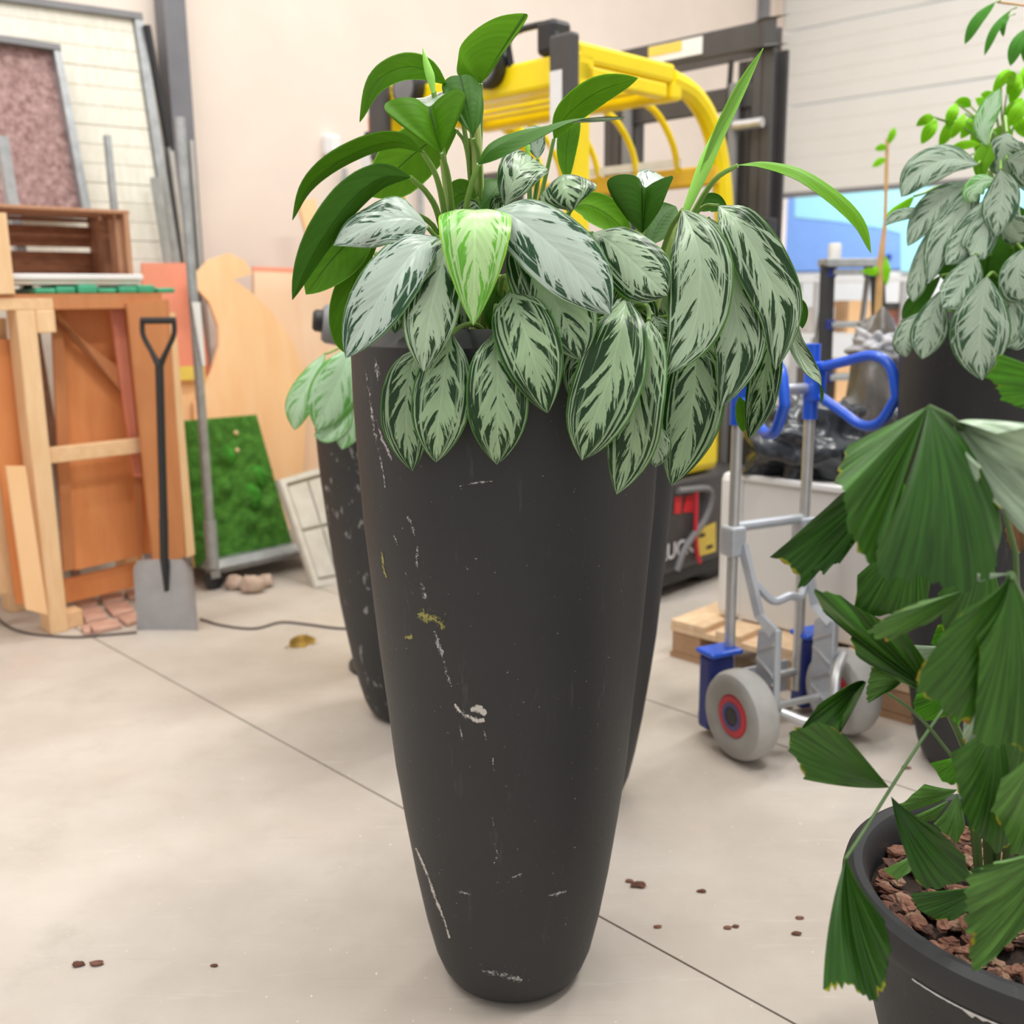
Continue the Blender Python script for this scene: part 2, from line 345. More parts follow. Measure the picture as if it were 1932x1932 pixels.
def rootloc(o):
    while o.parent: o = o.parent
    return V(o.location)
def obj(name, mb, mats, parent=None, smooth=False, bevel=0., loc=None, label=None, sharp=35):
    """link one mesh; vertices are given in world space"""
    if not isinstance(mats, (list, tuple)): mats = [mats]
    off = rootloc(parent) if parent else (V(loc) if loc is not None else V((0, 0, 0)))
    me = bpy.data.meshes.new(name); me.from_pydata([tuple(v-off) for v in mb.v], [], mb.f)
    for m in mats: me.materials.append(m)
    me.polygons.foreach_set('material_index', mb.mi)
    if any(u for u in mb.uv):
        l = me.uv_layers.new(name='UVMap'); i = 0
        for u, fc in zip(mb.uv, mb.f):
            for k in range(len(fc)):
                l.data[i].uv = u[k] if u else (0, 0); i += 1
    if smooth:
        me.polygons.foreach_set('use_smooth', [True]*len(me.polygons))
        if sharp: me.set_sharp_from_angle(angle=math.radians(sharp))
    me.update()
    o = bpy.data.objects.new(name, me); COL.objects.link(o)
    if parent: o.parent = parent
    else: o.location = off
    if bevel:
        b = o.modifiers.new('bevel', 'BEVEL'); b.width = bevel; b.segments = 2; b.limit_method = 'ANGLE'; b.angle_limit = math.radians(40)
    if label: o['label'] = label
    return o
def thing(name, label, cat, loc, group=None):
    o = bpy.data.objects.new(name, None); COL.objects.link(o); o.location = loc; o.empty_display_size = .1
    o['label'] = label; o['category'] = cat
    if group: o['group'] = group
    return o
def tag(o, label, cat, group=None):
    o['label'] = label; o['category'] = cat
    if group: o['group'] = group
    return o
def struct(o, label, cat='structure'):
    o['kind'] = 'structure'; o['label'] = label; o['category'] = cat; return o
def spline(pts, n, closed=False):
    pts = [V(p) for p in pts]; m = len(pts)
    if m == 2: return [pts[0].lerp(pts[1], i/n) for i in range(n+1)]
    out = []; segs = m if closed else m-1
    def g(i):
        if closed: return pts[i % m]
        if i < 0: return pts[0]*2-pts[1]
        if i >= m: return pts[-1]*2-pts[-2]
        return pts[i]
    tot = n if closed else n+1
    for q in range(tot):
        u = q/n*segs; i = min(int(u), segs-1); t = u-i
        a, b, c, d = g(i-1), g(i), g(i+1), g(i+2)
        out.append(.5*((2*b)+(c-a)*t+(2*a-5*b+4*c-d)*t*t+(3*b-a-3*c+d)*t**3))
    return out
def pxs(lst, d0): return [P(q[0], q[1], q[2] if len(q) > 2 else d0) for q in lst]

# ------------------------------------------------------------------ leaf builders
PROF = [(0, .03), (.05, .22), (.12, .45), (.22, .70), (.34, .89), (.46, .985), (.56, 1.), (.66, .95), (.76, .81), (.85, .60), (.92, .37), (.97, .16), (1, .0)]
PROF_HEART = [(0, .05), (.03, .38), (.08, .66), (.16, .88), (.27, 1.), (.38, 1.), (.5, .96), (.62, .86), (.74, .68), (.84, .47), (.92, .26), (.97, .11), (1, .0)]
def prof(t, tab):
    for (a, x), (b, y) in zip(tab, tab[1:]):
        if t <= b:
            k = (t-a)/(b-a); return x+(y-x)*k
    return 0
def leaf_mesh(ctrl, width, under=False, roll=0., twist=0., fold=.25, curl=.3, wave=.0, nu=24, nv=10, tab=PROF, ref=.4, seed=0, thick=.0009):
    """ctrl: 3D midrib points base->tip; width in metres"""
    c = spline(ctrl, nu); n = len(c)
    tg = [(c[min(i+1, n-1)]-c[max(i-1, 0)]).normalized() for i in range(n)]
    r = int(ref*nu); view = (CAM-c[r]); view = (view-tg[r]*view.dot(tg[r])).normalized()
    if under: view = -view
    view = Matrix.Rotation(math.radians(roll), 3, tg[r]) @ view
    nr = [None]*n; nr[r] = view
    for i in range(r+1, n): nr[i] = (nr[i-1]-tg[i]*nr[i-1].dot(tg[i])).normalized()
    for i in range(r-1, -1, -1): nr[i] = (nr[i+1]-tg[i]*nr[i+1].dot(tg[i])).normalized()
    mb = MB(); top = []; bot = []; uv = []; rnd = random.Random(seed); ph = rnd.random()*6
    for i in range(n):
        t = i/nu; nn = nr[i]
        if twist: nn = Matrix.Rotation(math.radians(twist*(t-ref)), 3, tg[i]) @ nn
        sd = tg[i].cross(nn); hw = width/2*prof(t, tab)
        for j in range(nv+1):
            v = -1+2*j/nv; a = abs(v)
            h = hw*(fold*a-curl*a*a)+wave*hw*a*a*math.sin(t*13+ph+(2.1 if v > 0 else 0))
            q = c[i]+sd*(hw*v*(1-.5*(fold*.5)**2))+nn*h
            top.append(q); bot.append(q-nn*thick); uv.append((t, (v+1)/2))
    f1 = []; f2 = []
    for i in range(n-1):
        for j in range(nv):
            a = i*(nv+1)+j; f1.append((a, a+1, a+nv+2, a+nv+1)); f2.append((a, a+nv+1, a+nv+2, a+1))
    # orientation: make f1 face along +normal
    p0, p1, p2 = top[f1[nv//2+nv*(n//2)][0]], top[f1[nv//2+nv*(n//2)][1]], top[f1[nv//2+nv*(n//2)][2]]
    if (p1-p0).cross(p2-p0).dot(nr[n//2]) < 0: f1, f2 = f2, f1
    mb.add(top, f1, 0, uv); mb.add(bot, f2, 1, uv)
    return mb, c
def leaf(parent, pts, wpx, d0, top='leaf', und='und', pet=None, pr=.0042, name='leaf', **k):
    ctrl = pxs(pts, d0); wd = wpx*dcam(ctrl[len(ctrl)//2])/FPX
    mb, c = leaf_mesh(ctrl, wd, seed=int(pts[0][0]*7+pts[0][1]), **k)
    o = obj(name, mb, [M[top], M[und]], parent, smooth=True, sharp=None)
    if pet:
        pp = spline([ctrl[0]]+pxs(pet, d0), 14); q = MB().tube(pp, [pr*(.7+.5*i/14) for i in range(15)], 8)
        obj('petiole', q, M['stem'], o, smooth=True)
    return o
def fan(parent, base, dist, d0, mat_, bulge=.01, und=None, teeth=.028, sub=4, nt=9, seed=0, name='leaflet', pleat=.0007, smoothed=False, flip=False):
    B = P(base[0], base[1], base[2] if len(base) > 2 else d0)
    E = []
    n0 = len(dist)
    pts = [P(q[0], q[1], q[2] if len(q) > 2 else d0) for q in dist]
    rnd = random.Random(seed)
    if smoothed: E = spline(pts, (n0-1)*sub)
    else:
        for i in range(n0-1):
            for s in range(sub): E.append(pts[i].lerp(pts[i+1], s/sub))
        E.append(pts[-1])
    E = [e+(e-B)*(rnd.uniform(-teeth, teeth) if 0 < i < len(E)-1 else 0) for i, e in enumerate(E)]
    N = len(E); cen = sum(E, V())/N; nn = (E[0]-B).cross(E[-1]-B)
    if nn.length < 1e-6: nn = CAM-cen
    nn.normalize()
    if nn.dot(CAM-cen) < 0: nn = -nn
    top = []; bot = []; uv = []
    for i, e in enumerate(E):
        mid = (B+e)/2+nn*bulge
        for q in range(nt+1):
            t = q/nt; p = B*(1-t)**2+mid*(2*t*(1-t))+e*t*t
            p = p+nn*(pleat*t*(1 if i % 2 else -1))
            if i == 0 or i == N-1: p = p-nn*(.006*t*(1-t))
            top.append(p); bot.append(p-nn*.0009); uv.append((t, i/(N-1)))
    f1 = []; f2 = []
    for i in range(N-1):
        for q in range(nt):
            a = i*(nt+1)+q; b = a+nt+1; f1.append((a, b, b+1, a+1)); f2.append((a, a+1, b+1, b))
    a = f1[len(f1)//2]
    if (top[a[1]]-top[a[0]]).cross(top[a[2]]-top[a[0]]).dot(nn) < 0: f1, f2 = f2, f1
    mb = MB(); mb.add(top, f1, 1 if flip else 0, uv); mb.add(bot, f2, 0 if flip else 1, uv)
    return obj(name, mb, [M[mat_], M[und or mat_]], parent, smooth=True, sharp=None)

# ------------------------------------------------------------------ setting: floor, walls, door
J1, J2 = G(170, 1200), G(1500, 1932); jd = (J2-J1).normalized(); jn = V((-jd.y, jd.x, 0))
if jn.y < 0: jn = -jn
off1 = (J1-V((0, 0, 0))).dot(jn); off2 = (G(1265, 1335)).dot(jn)
def strip(o0, o1, l0, l1, z0, z1):
    a = [jd*l0+jn*o0, jd*l1+jn*o0, jd*l1+jn*o1, jd*l0+jn*o1]
    return MB().prism([V((p.x, p.y, z0)) for p in a], (0, 0, z1-z0))
fl = struct(obj('floor', strip(-6, 16, -14, 14, -.16, -.012), M['joint']), 'pale concrete floor with thin joint lines between slabs', 'floor')
gp = .0028
for a, b in ((-6, off1-gp), (off1+gp, off2-gp), (off2+gp, 16)):
    obj('slab', strip(a, b, -14, 14, -.1, 0), M['floor'], fl)

CORNER = G(1440, 600, 1.2); CORNER = P(1440, 600, 9.5); CORNER.z = 0
WN = -UB  # placeholder
wall_n = V((UA.y, -UA.x, 0))            # back wall normal towards camera
def wallp(s, z=0, out=0.): return CORNER-UA*s+wall_n*out+V((0, 0, z))
mb = MB().prism([wallp(-.1), wallp(12), wallp(12, 5.2), wallp(-.1, 5.2)], -wall_n*.2)
struct(obj('wall_back', mb, M['wall']), 'cream painted back wall behind the forklift', 'wall')
wd_ = -UB                                # door wall direction, from the corner towards the camera right
door_n = -UA
def doorp(s, z=0, out=0.): return CORNER+wd_*s+door_n*out+V((0, 0, z))
mb = MB().prism([doorp(0), doorp(.08), doorp(.08, 5.2), doorp(0, 5.2)], -door_n*.2)
mb.prism([doorp(5.2), doorp(9), doorp(9, 5.2), doorp(5.2, 5.2)], -door_n*.2)
mb.prism([doorp(.08, 4.9), doorp(5.2, 4.9), doorp(5.2, 5.2), doorp(.08, 5.2)], -door_n*.2)
struct(obj('wall_right', mb, M['wall']), 'cream wall around the big roller door', 'wall')
zb = G(1480, 372)  # unused ray check
dr = bpy.data.objects.new('door_1', None); COL.objects.link(dr); dr.location = doorp(2.7, 2.05)
struct(dr, 'pale sectional roller door raised above the blue truck', 'door')
z0 = 2.13
for k, hgt in enumerate((.72, .61, .61, .61, .4)):
    prf = []; nr_ = 5
    for i in range(nr_):
        a = z0+.006+(hgt-.012)*i/nr_; b = z0+.006+(hgt-.012)*(i+1)/nr_
        prf += [(.007, a), (.012, a+.006), (.012, b-.006)]
    prf += [(0, z0+hgt-.006), (-.04, z0+hgt-.006), (-.04, z0+.006)]
    obj('door_section', MB().prism([doorp(.1, z, o) for o, z in prf], wd_*5.08), M['door'], dr)
    z0 += hgt
obj('bottom_seal', MB().prism([doorp(.1, 2.10, .02), doorp(.1, 2.134, .02), doorp(.1, 2.134, -.05), doorp(.1, 2.10, -.05)], wd_*5.08), M['grey'], dr)
# steel post in the corner above the mast
mb = MB(); c = PL(1437, 30, CORNER+door_n*.25, wall_n+door_n); c.z = 0
mb.box((c.x, c.y, 2.6), UA*.05, UB*.05, (0, 0, 2.6))
struct(obj('trim_1', mb, M['grey']), 'thin grey steel post in the corner beside the roller door', 'post')
# dark grey steel column on the back wall, left
A = PL(308, 0, wallp(0, 0, .10), wall_n); B_ = PL(350, 0, wallp(0, 0, .10), wall_n); A.z = B_.z = 0
mid = (A+B_)/2; hw = (B_-A).length/2
mb = MB(); mb.box(mid-wall_n*.045+V((0, 0, 2.6)), UA*hw, wall_n*.045, (0, 0, 2.6))
struct(obj('trim_2', mb, M['steel_dark'], bevel=.004), 'dark grey steel column standing against the cream wall', 'column')

# unseen ceiling strip lamps, added for top light and a more evenly lit floor
for i, (x, y, z) in enumerate(LAMPS):
    t = thing('strip_lamp', ['white ceiling strip lamp above the left foreground floor', 'white ceiling strip lamp above the hand truck', 'white ceiling strip lamp above the forklift', 'white ceiling strip lamp before the roller door', 'white ceiling strip lamp above the timber rack'][i], 'lamp', (x, y, z), 'ceiling strip lamps')
    obj('housing', MB().box((x, y, z+.05), UA*1.2, UB*.22, (0, 0, .04)), M['white'], t, bevel=.01)
    obj('diffuser', MB().box((x, y, z+.004), UA*1.17, UB*.20, (0, 0, .006)), mat('lamp_diffuser', (.9, .9, .9), .5, emit=(1, .96, .9, 2.)), t)
    ld = bpy.data.lights.new('strip_light', 'AREA'); ld.shape = 'RECTANGLE'; ld.size = 2.3; ld.size_y = .4; ld.energy = LAMP_W[i]; ld.color = (1, .98, .95)
    lo = bpy.data.objects.new('strip_light', ld); COL.objects.link(lo); lo.parent = t; lo.location = (0, 0, -.02)
    lo.rotation_euler = (0, 0, math.atan2(UA.y, UA.x))

# ------------------------------------------------------------------ tall planters
RB, DPOT = .135, G(970, 1908).y+.135
XPOT = G(969, 1850).x
PROFILE = [(0, 0), (.09, 0), (.118, .004), (.131, .014), (.141, .03), (.153, .062), (.169, .131), (.186, .225), (.2037, .344), (.2179, .452), (.2290, .576), (.2394, .681), (.2500, .813),
           (.2580, .91), (.2635, 1.019), (.2675, 1.12), (.268, 1.2195), (.2672, 1.2215), (.2385, 1.2470), (.2355, 1.2485), (.2325, 1.245), (.230, 1.20), (.228, 1.10)]
def rad_at(z):
    pr = [(r, q) for r, q in PROFILE[2:17]]
    for (r0, q0), (r1, q1) in zip(pr, pr[1:]):
        if q0 <= z <= q1: return r0+(r1-r0)*(z-q0)/(q1-q0)
    return pr[-1][0] if z > 1 else pr[0][0]
def planter(t, x, y, m, seg=72, zs=1.):
    o = obj('planter', MB().lathe((x, y, 0), [(r, z*zs) for r, z in PROFILE], seg), M[m], t, smooth=True, sharp=18)
    sz_ = 1.15*zs; soil = MB(); nr, na = 6, 40; vs = [V((x, y, sz_))]; fs = []
    for i in range(1, nr+1):
        for j in range(na):
            a = 2*math.pi*j/na; r = .2275*i/nr; vs.append(V((x+r*math.cos(a), y+r*math.sin(a), sz_+.008*mnoise.noise(V((i*1.7, j*.9, x*9))))))
    for j in range(na): fs.append((0, 1+j, 1+(j+1) % na))
    for i in range(nr-1):
        for j in range(na): fs.append((1+i*na+j, 1+(i+1)*na+j, 1+(i+1)*na+(j+1) % na, 1+i*na+(j+1) % na))
    soil.add(vs, fs); obj('soil', soil, M['soil'], t, smooth=True, sharp=None)
    return o
main = thing('potted_aglaonema', 'tall tapered charcoal planter with a trailing silver-and-green leafed plant, in the foreground', 'potted plant', (XPOT, DPOT, 0), 'tall charcoal planters')
mp_ = planter(main, XPOT, DPOT, 'pot', 96)
def onpot(px, py, off=.0006):
    r = ray(px, py); lo, hi = 1.2, DPOT
    def fn(d):
        q = CAM+r*(d/r.y); return math.hypot(q.x-XPOT, q.y-DPOT)-rad_at(q.z)-off
    for _ in range(50):
        m_ = (lo+hi)/2
        if fn(m_) > 0: lo = m_
        else: hi = m_
    return CAM+r*(lo/r.y)
def scuff(pts, wpx, m):
    """speckled wear mark lying on the planter's skin; pts in photo pixels"""
    n = max(6, len(pts)*4); L = spline([V((a, b, 0)) for a, b in pts], n); vs = []; uv = []; fs = []
    for i, q in enumerate(L):
        tq = (L[min(i+1, n)]-L[max(i-1, 0)]).normalized(); s = V((-tq.y, tq.x, 0))
        w_ = wpx*(.55+.45*math.sin(math.pi*min(1, max(0, i/n))))
        for j in range(3):
            e = q+s*(w_*(j-1)/2); vs.append(onpot(e.x, e.y)); uv.append((i/n, j/2))
    for i in range(n):
        for j in range(2): a = i*3+j; fs.append((a, a+1, a+4, a+3))
    mb = MB(); mb.add(vs, fs, 0, uv); obj('scuff_mark', mb, M[m], mp_)
for pts, wpx, m in [([(706, 672), (711, 700), (713, 718)], 14, 'scuff'), ([(691, 705), (696, 735), (700, 765), (706, 810), (714, 850), (721, 880), (727, 920)], 13, 'scuff'),
                    ([(709, 790), (720, 825), (733, 852), (740, 872)], 11, 'scuff'), ([(768, 975), (777, 990), (782, 1012)], 14, 'scuff'), ([(743, 1010), (750, 1028)], 9, 'scuff'), ([(788, 1030), (786, 1050), (788, 1074)], 11, 'scuff'),
                    ([(795, 1095), (800, 1112), (803, 1130)], 18, 'scuff'), ([(765, 1080), (773, 1105), (781, 1125)], 8, 'scuff'), ([(788, 1158), (806, 1162), (822, 1170), (838, 1186)], 32, 'scuff_y'), ([(764, 1204), (778, 1200)], 18, 'scuff_y'),
                    ([(820, 1190), (828, 1215), (836, 1245), (845, 1275), (852, 1296)], 18, 'scuff'), ([(858, 1328), (868, 1342), (884, 1352), (902, 1360), (914, 1358)], 13, 'scuff_w'), ([(888, 1340), (903, 1338), (917, 1348)], 17, 'scuff_w'),
                    ([(866, 1365), (871, 1385), (873, 1400)], 6, 'scuff'), ([(914, 1380), (917, 1396)], 11, 'scuff'), ([(866, 918), (885, 914), (905, 910), (930, 908)], 8, 'scuff'), ([(784, 1600), (800, 1635), (820, 1690), (838, 1735), (848, 1770)], 7, 'scuff_w'),
                    ([(930, 1430), (931, 1455)], 6, 'scuff'), ([(929, 1540), (931, 1558)], 8, 'scuff'), ([(933, 1590), (938, 1612), (931, 1632)], 8, 'scuff'), ([(965, 1655), (985, 1648)], 16, 'scuff'), ([(1035, 1690), (1070, 1682)], 14, 'scuff'), ([(905, 1830), (950, 1840), (985, 1850)], 22, 'scuff'),
                    ([(720, 1040), (724, 1070), (729, 1090)], 7, 'scuff_y'), ([(860, 1680), (890, 1688)], 9, 'scuff'), ([(880, 1880), (930, 1897), (985, 1902), (1040, 1890)], 9, 'scuff')]:
    scuff(pts, wpx, m)

# main plant: leaf list (photo pixels, depth in metres)
mn = main
def L(pts, w, d, **k): return leaf(mn, pts, w, d, **k)
def heart(base, outline, m, pet, tip=None, tw=100):
    o = fan(mn, base, outline, 1.6, 'leaf_l', .012, und=m, teeth=0, sub=4, nt=10, name='leaf', pleat=0, smoothed=True, flip=True)
    pp = spline([P(*base)]+pxs(pet, 1.7), 14); obj('petiole', MB().tube(pp, [.005*(.7+.5*i/14) for i in range(15)], 8), M['stem'], o, smooth=True)
    if tip:
        ctrl = pxs(tip, 1.65); mb, c = leaf_mesh(ctrl, tw*dcam(ctrl[0])/FPX, fold=.2, curl=.2, tab=[(0, .7), (.3, 1.), (.6, .9), (.85, .5), (1, 0)], nu=12, nv=8, ref=.1); obj('blade_tip', mb, [M['leaf_l'], M[m]], o, smooth=True, sharp=None)
# --- upper leaves, mostly seen from below
heart((907, 158, 1.72), [(884, 152, 1.72), (863, 140, 1.72), (864, 112, 1.71), (871, 83, 1.71), (902, 52, 1.70), (945, 30, 1.69), (994, 26, 1.68), (988, 46, 1.68), (977, 64, 1.69), (962, 84, 1.70), (947, 106, 1.70), (933, 128, 1.71), (918, 148, 1.72)], 'und_b', [(906, 250, 1.75), (900, 400, 1.77), (896, 560, 1.78)])
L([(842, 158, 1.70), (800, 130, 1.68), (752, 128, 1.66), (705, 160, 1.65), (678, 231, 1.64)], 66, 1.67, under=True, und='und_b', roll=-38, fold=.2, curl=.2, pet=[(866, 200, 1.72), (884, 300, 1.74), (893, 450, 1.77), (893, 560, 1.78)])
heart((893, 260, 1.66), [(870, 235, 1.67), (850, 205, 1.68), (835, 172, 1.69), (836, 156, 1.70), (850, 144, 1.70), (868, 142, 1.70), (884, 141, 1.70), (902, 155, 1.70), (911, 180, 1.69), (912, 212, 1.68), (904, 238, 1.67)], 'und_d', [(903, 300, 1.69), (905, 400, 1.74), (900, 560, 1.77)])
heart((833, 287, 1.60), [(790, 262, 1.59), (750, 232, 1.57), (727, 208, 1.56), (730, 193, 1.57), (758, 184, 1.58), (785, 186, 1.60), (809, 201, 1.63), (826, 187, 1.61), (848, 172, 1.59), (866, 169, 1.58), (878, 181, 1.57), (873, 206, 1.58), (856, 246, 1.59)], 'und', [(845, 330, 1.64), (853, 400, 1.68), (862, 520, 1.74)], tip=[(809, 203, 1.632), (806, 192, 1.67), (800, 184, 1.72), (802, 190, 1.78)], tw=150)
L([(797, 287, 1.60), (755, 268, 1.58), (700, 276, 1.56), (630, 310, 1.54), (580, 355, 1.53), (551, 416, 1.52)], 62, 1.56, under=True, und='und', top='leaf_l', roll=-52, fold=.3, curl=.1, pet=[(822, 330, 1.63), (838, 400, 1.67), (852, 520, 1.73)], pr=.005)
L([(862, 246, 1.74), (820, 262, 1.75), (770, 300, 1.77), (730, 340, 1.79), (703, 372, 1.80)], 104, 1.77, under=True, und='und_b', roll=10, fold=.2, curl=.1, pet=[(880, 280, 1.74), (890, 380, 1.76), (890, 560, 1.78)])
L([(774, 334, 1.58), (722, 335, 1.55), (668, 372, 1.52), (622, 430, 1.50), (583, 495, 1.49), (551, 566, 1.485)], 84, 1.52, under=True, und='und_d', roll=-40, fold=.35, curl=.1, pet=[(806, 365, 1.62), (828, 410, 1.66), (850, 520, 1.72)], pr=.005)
L([(705, 420, 1.58), (665, 450, 1.56), (622, 495, 1.54), (577, 556, 1.53)], 96, 1.55, under=True, und='und', roll=8, fold=.15, curl=.2, pet=[(760, 400, 1.62), (820, 430, 1.67), (850, 530, 1.72)])
L([(715, 450, 1.60), (680, 500, 1.58), (655, 570, 1.57), (650, 630, 1.56), (660, 672, 1.56)], 62, 1.58, under=True, und='und', top='leaf', roll=-30, fold=.4, curl=.1, pet=[(770, 430, 1.64), (840, 520, 1.72)])
L([(806, 428, 1.56), (775, 412, 1.54), (725, 416, 1.52), (675, 436, 1.51), (629, 463, 1.50)], 98, 1.53, top='leaf_l', roll=28, fold=.1, curl=.35, wave=.18, tab=PROF_HEART, pet=[(835, 470, 1.60), (855, 560, 1.70)])
# --- the drooping front leaves
L([(824, 448, 1.56), (785, 472, 1.52), (735, 535, 1.49), (690, 605, 1.48), (652, 676, 1.475)], 112, 1.5, top='leaf_l', roll=14, fold=.35, curl=.25, pet=[(845, 455, 1.62), (860, 560, 1.71)])
L([(850, 440, 1.56), (838, 480, 1.53), (818, 560, 1.50), (805, 630, 1.48), (799, 702, 1.475)], 110, 1.5, top='leaf', roll=5, fold=.25, curl=.3, pet=[(865, 440, 1.62), (875, 560, 1.72)])
L([(893, 398, 1.55), (896, 400, 1.51), (896, 440, 1.475), (895, 520, 1.465), (893, 614, 1.47)], 140, 1.47, top='leaf_y', und='und_b', fold=.2, curl=.3, tab=PROF_HEART, ref=.5, pet=[(897, 410, 1.60), (897, 470, 1.68), (895, 580, 1.74)])
L([(936, 396, 1.56), (975, 412, 1.52), (1045, 468, 1.49), (1105, 530, 1.475), (1152, 594, 1.47)], 138, 1.5, top='leaf_l', roll=-12, fold=.2, curl=.3, pet=[(915, 420, 1.61), (905, 480, 1.68), (900, 580, 1.74)])
L([(975, 440, 1.56), (1000, 480, 1.54), (1040, 555, 1.52), (1075, 620, 1.505), (1096, 680, 1.50)], 142, 1.52, top='leaf_d', roll=-8, fold=.25, curl=.3, pet=[(945, 430, 1.62), (915, 500, 1.7), (905, 580, 1.74)])
L([(1118, 440, 1.60), (1150, 455, 1.57), (1200, 500, 1.55), (1235, 535, 1.54), (1259, 558, 1.54)], 118, 1.56, top='leaf', roll=-15, fold=.15, curl=.35, pet=[(1085, 450, 1.65), (1060, 560, 1.74)])
L([(1062, 333, 1.60), (1063, 330, 1.56), (1066, 350, 1.535), (1073, 375, 1.525), (1080, 398, 1.525)], 114, 1.55, top='leaf_d', fold=-.1, curl=.45, tab=PROF_HEART, ref=.55, pet=[(1050, 350, 1.65), (1020, 430, 1.7), (960, 560, 1.76)])
L([(952, 388, 1.62), (966, 350, 1.62), (985, 315, 1.64), (1010, 303, 1.70), (1020, 315, 1.76)], 82, 1.64, top='leaf', fold=.2, curl=.2, ref=.3, pet=[(935, 430, 1.66), (915, 560, 1.75)])
L([(1080, 392, 1.68), (1110, 388, 1.67), (1150, 408, 1.66), (1192, 448, 1.65)], 62, 1.66, under=True, und='und_b', roll=-20, pet=[(1060, 430, 1.7), (1030, 560, 1.77)])
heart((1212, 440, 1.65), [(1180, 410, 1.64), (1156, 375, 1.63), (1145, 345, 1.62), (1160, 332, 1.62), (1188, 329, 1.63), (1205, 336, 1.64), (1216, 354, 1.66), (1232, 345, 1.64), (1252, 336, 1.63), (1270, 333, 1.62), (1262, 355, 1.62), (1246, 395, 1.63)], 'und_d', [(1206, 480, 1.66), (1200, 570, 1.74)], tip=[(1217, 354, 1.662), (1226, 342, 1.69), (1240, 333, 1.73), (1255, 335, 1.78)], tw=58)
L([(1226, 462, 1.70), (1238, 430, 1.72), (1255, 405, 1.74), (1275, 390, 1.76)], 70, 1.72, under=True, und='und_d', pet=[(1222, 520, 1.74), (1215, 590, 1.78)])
L([(1288, 396, 1.60), (1312, 450, 1.56), (1322, 520, 1.54), (1308, 620, 1.53), (1258, 708, 1.525)], 128, 1.55, top='leaf', roll=8, fold=.3, curl=.25, wave=.06, pet=[(1262, 440, 1.66), (1235, 530, 1.72), (1215, 600, 1.77)], pr=.005)
L([(1338, 412, 1.65), (1365, 480, 1.61), (1388, 580, 1.59), (1394, 670, 1.575), (1360, 770, 1.565)], 110, 1.63, top='leaf', roll=-6, fold=.3, curl=.25, pet=[(1300, 440, 1.70), (1255, 540, 1.75), (1225, 600, 1.78)])
L([(1356, 388, 1.64), (1392, 420, 1.60), (1438, 500, 1.58), (1472, 590, 1.57), (1463, 700, 1.565)], 104, 1.6, top='leaf', roll=-16, fold=.3, curl=.25, pet=[(1325, 392, 1.68), (1285, 440, 1.72), (1235, 590, 1.78)])
L([(1455, 590, 1.68), (1448, 660, 1.67), (1435, 750, 1.66), (1412, 828, 1.66)], 66, 1.67, top='leaf_d', roll=18, pet=[(1420, 520, 1.7), (1330, 480, 1.74), (1240, 590, 1.79)])
L([(1498, 575, 1.64), (1498, 640, 1.64), (1522, 690, 1.65), (1545, 722, 1.66), (1550, 762, 1.67)], 40, 1.65, top='leaf', roll=-35, twist=-120, fold=.4, curl=.1, pet=[(1470, 500, 1.66), (1380, 430, 1.7), (1250, 570, 1.78)])
L([(1506, 560, 1.69), (1512, 585, 1.69), (1514, 620, 1.69)], 24, 1.69, under=True, und='und_d', pet=[(1470, 490, 1.7), (1330, 470, 1.75)])
L([(1310, 640, 1.61), (1312, 700, 1.595), (1300, 800, 1.585), (1266, 917, 1.58)], 124, 1.55, top='leaf_d', roll=-6, fold=.25, curl=.3, pet=[(1300, 600, 1.62), (1250, 600, 1.70), (1220, 620, 1.77)])
L([(1224, 605, 1.54), (1216, 660, 1.51), (1200, 760, 1.50), (1188, 850, 1.50), (1163, 933, 1.505)], 112, 1.52, top='leaf_d', roll=8, fold=.3, curl=.3, wave=.14, pet=[(1222, 580, 1.58), (1200, 575, 1.66), (1180, 610, 1.74)], pr=.0048)
L([(1182, 563, 1.55), (1172, 620, 1.51), (1150, 710, 1.485), (1118, 800, 1.48), (1098, 869, 1.485)], 134, 1.5, top='leaf_d', roll=6, fold=.25, curl=.3, pet=[(1180, 560, 1.62), (1160, 600, 1.72)])
L([(1118, 630, 1.54), (1100, 690, 1.525), (1086, 765, 1.52)], 76, 1.53, top='leaf', roll=14, pet=[(1125, 610, 1.6), (1110, 620, 1.7)])
L([(963, 548, 1.53), (978, 590, 1.50), (1008, 680, 1.475), (1033, 780, 1.475)], 124, 1.49, top='leaf_d', roll=-5, fold=.25, curl=.3, pet=[(958, 524, 1.56), (946, 530, 1.62), (940, 600, 1.70)])
L([(937, 626, 1.52), (938, 690, 1.49), (939, 790, 1.48), (938, 877, 1.485)], 120, 1.5, top='leaf_d', fold=.25, curl=.3, tab=PROF, pet=[(936, 600, 1.53), (936, 578, 1.58), (934, 620, 1.68)])
L([(852, 630, 1.53), (840, 700, 1.50), (828, 790, 1.49), (822, 873, 1.49)], 114, 1.5, top='leaf_d', roll=5, fold=.25, curl=.3, pet=[(872, 615, 1.55), (900, 614, 1.62), (925, 640, 1.70)])
L([(790, 655, 1.57), (774, 710, 1.55), (766, 800, 1.54), (778, 889, 1.535)], 104, 1.55, top='leaf_d', roll=14, fold=.25, curl=.3, pet=[(800, 630, 1.60), (840, 630, 1.68)])
L([(1395, 748, 1.69), (1402, 780, 1.69), (1402, 815, 1.69)], 30, 1.69, under=True, und='und', roll=20)
L([(1238, 800, 1.56), (1242, 840, 1.555), (1236, 882, 1.555)], 50, 1.56, top='leaf')
L([(1232, 596, 1.60), (1245, 620, 1.58), (1256, 652, 1.58)], 52, 1.58, top='leaf_d', roll=-20, pet=[(1215, 580, 1.63), (1190, 600, 1.7)])
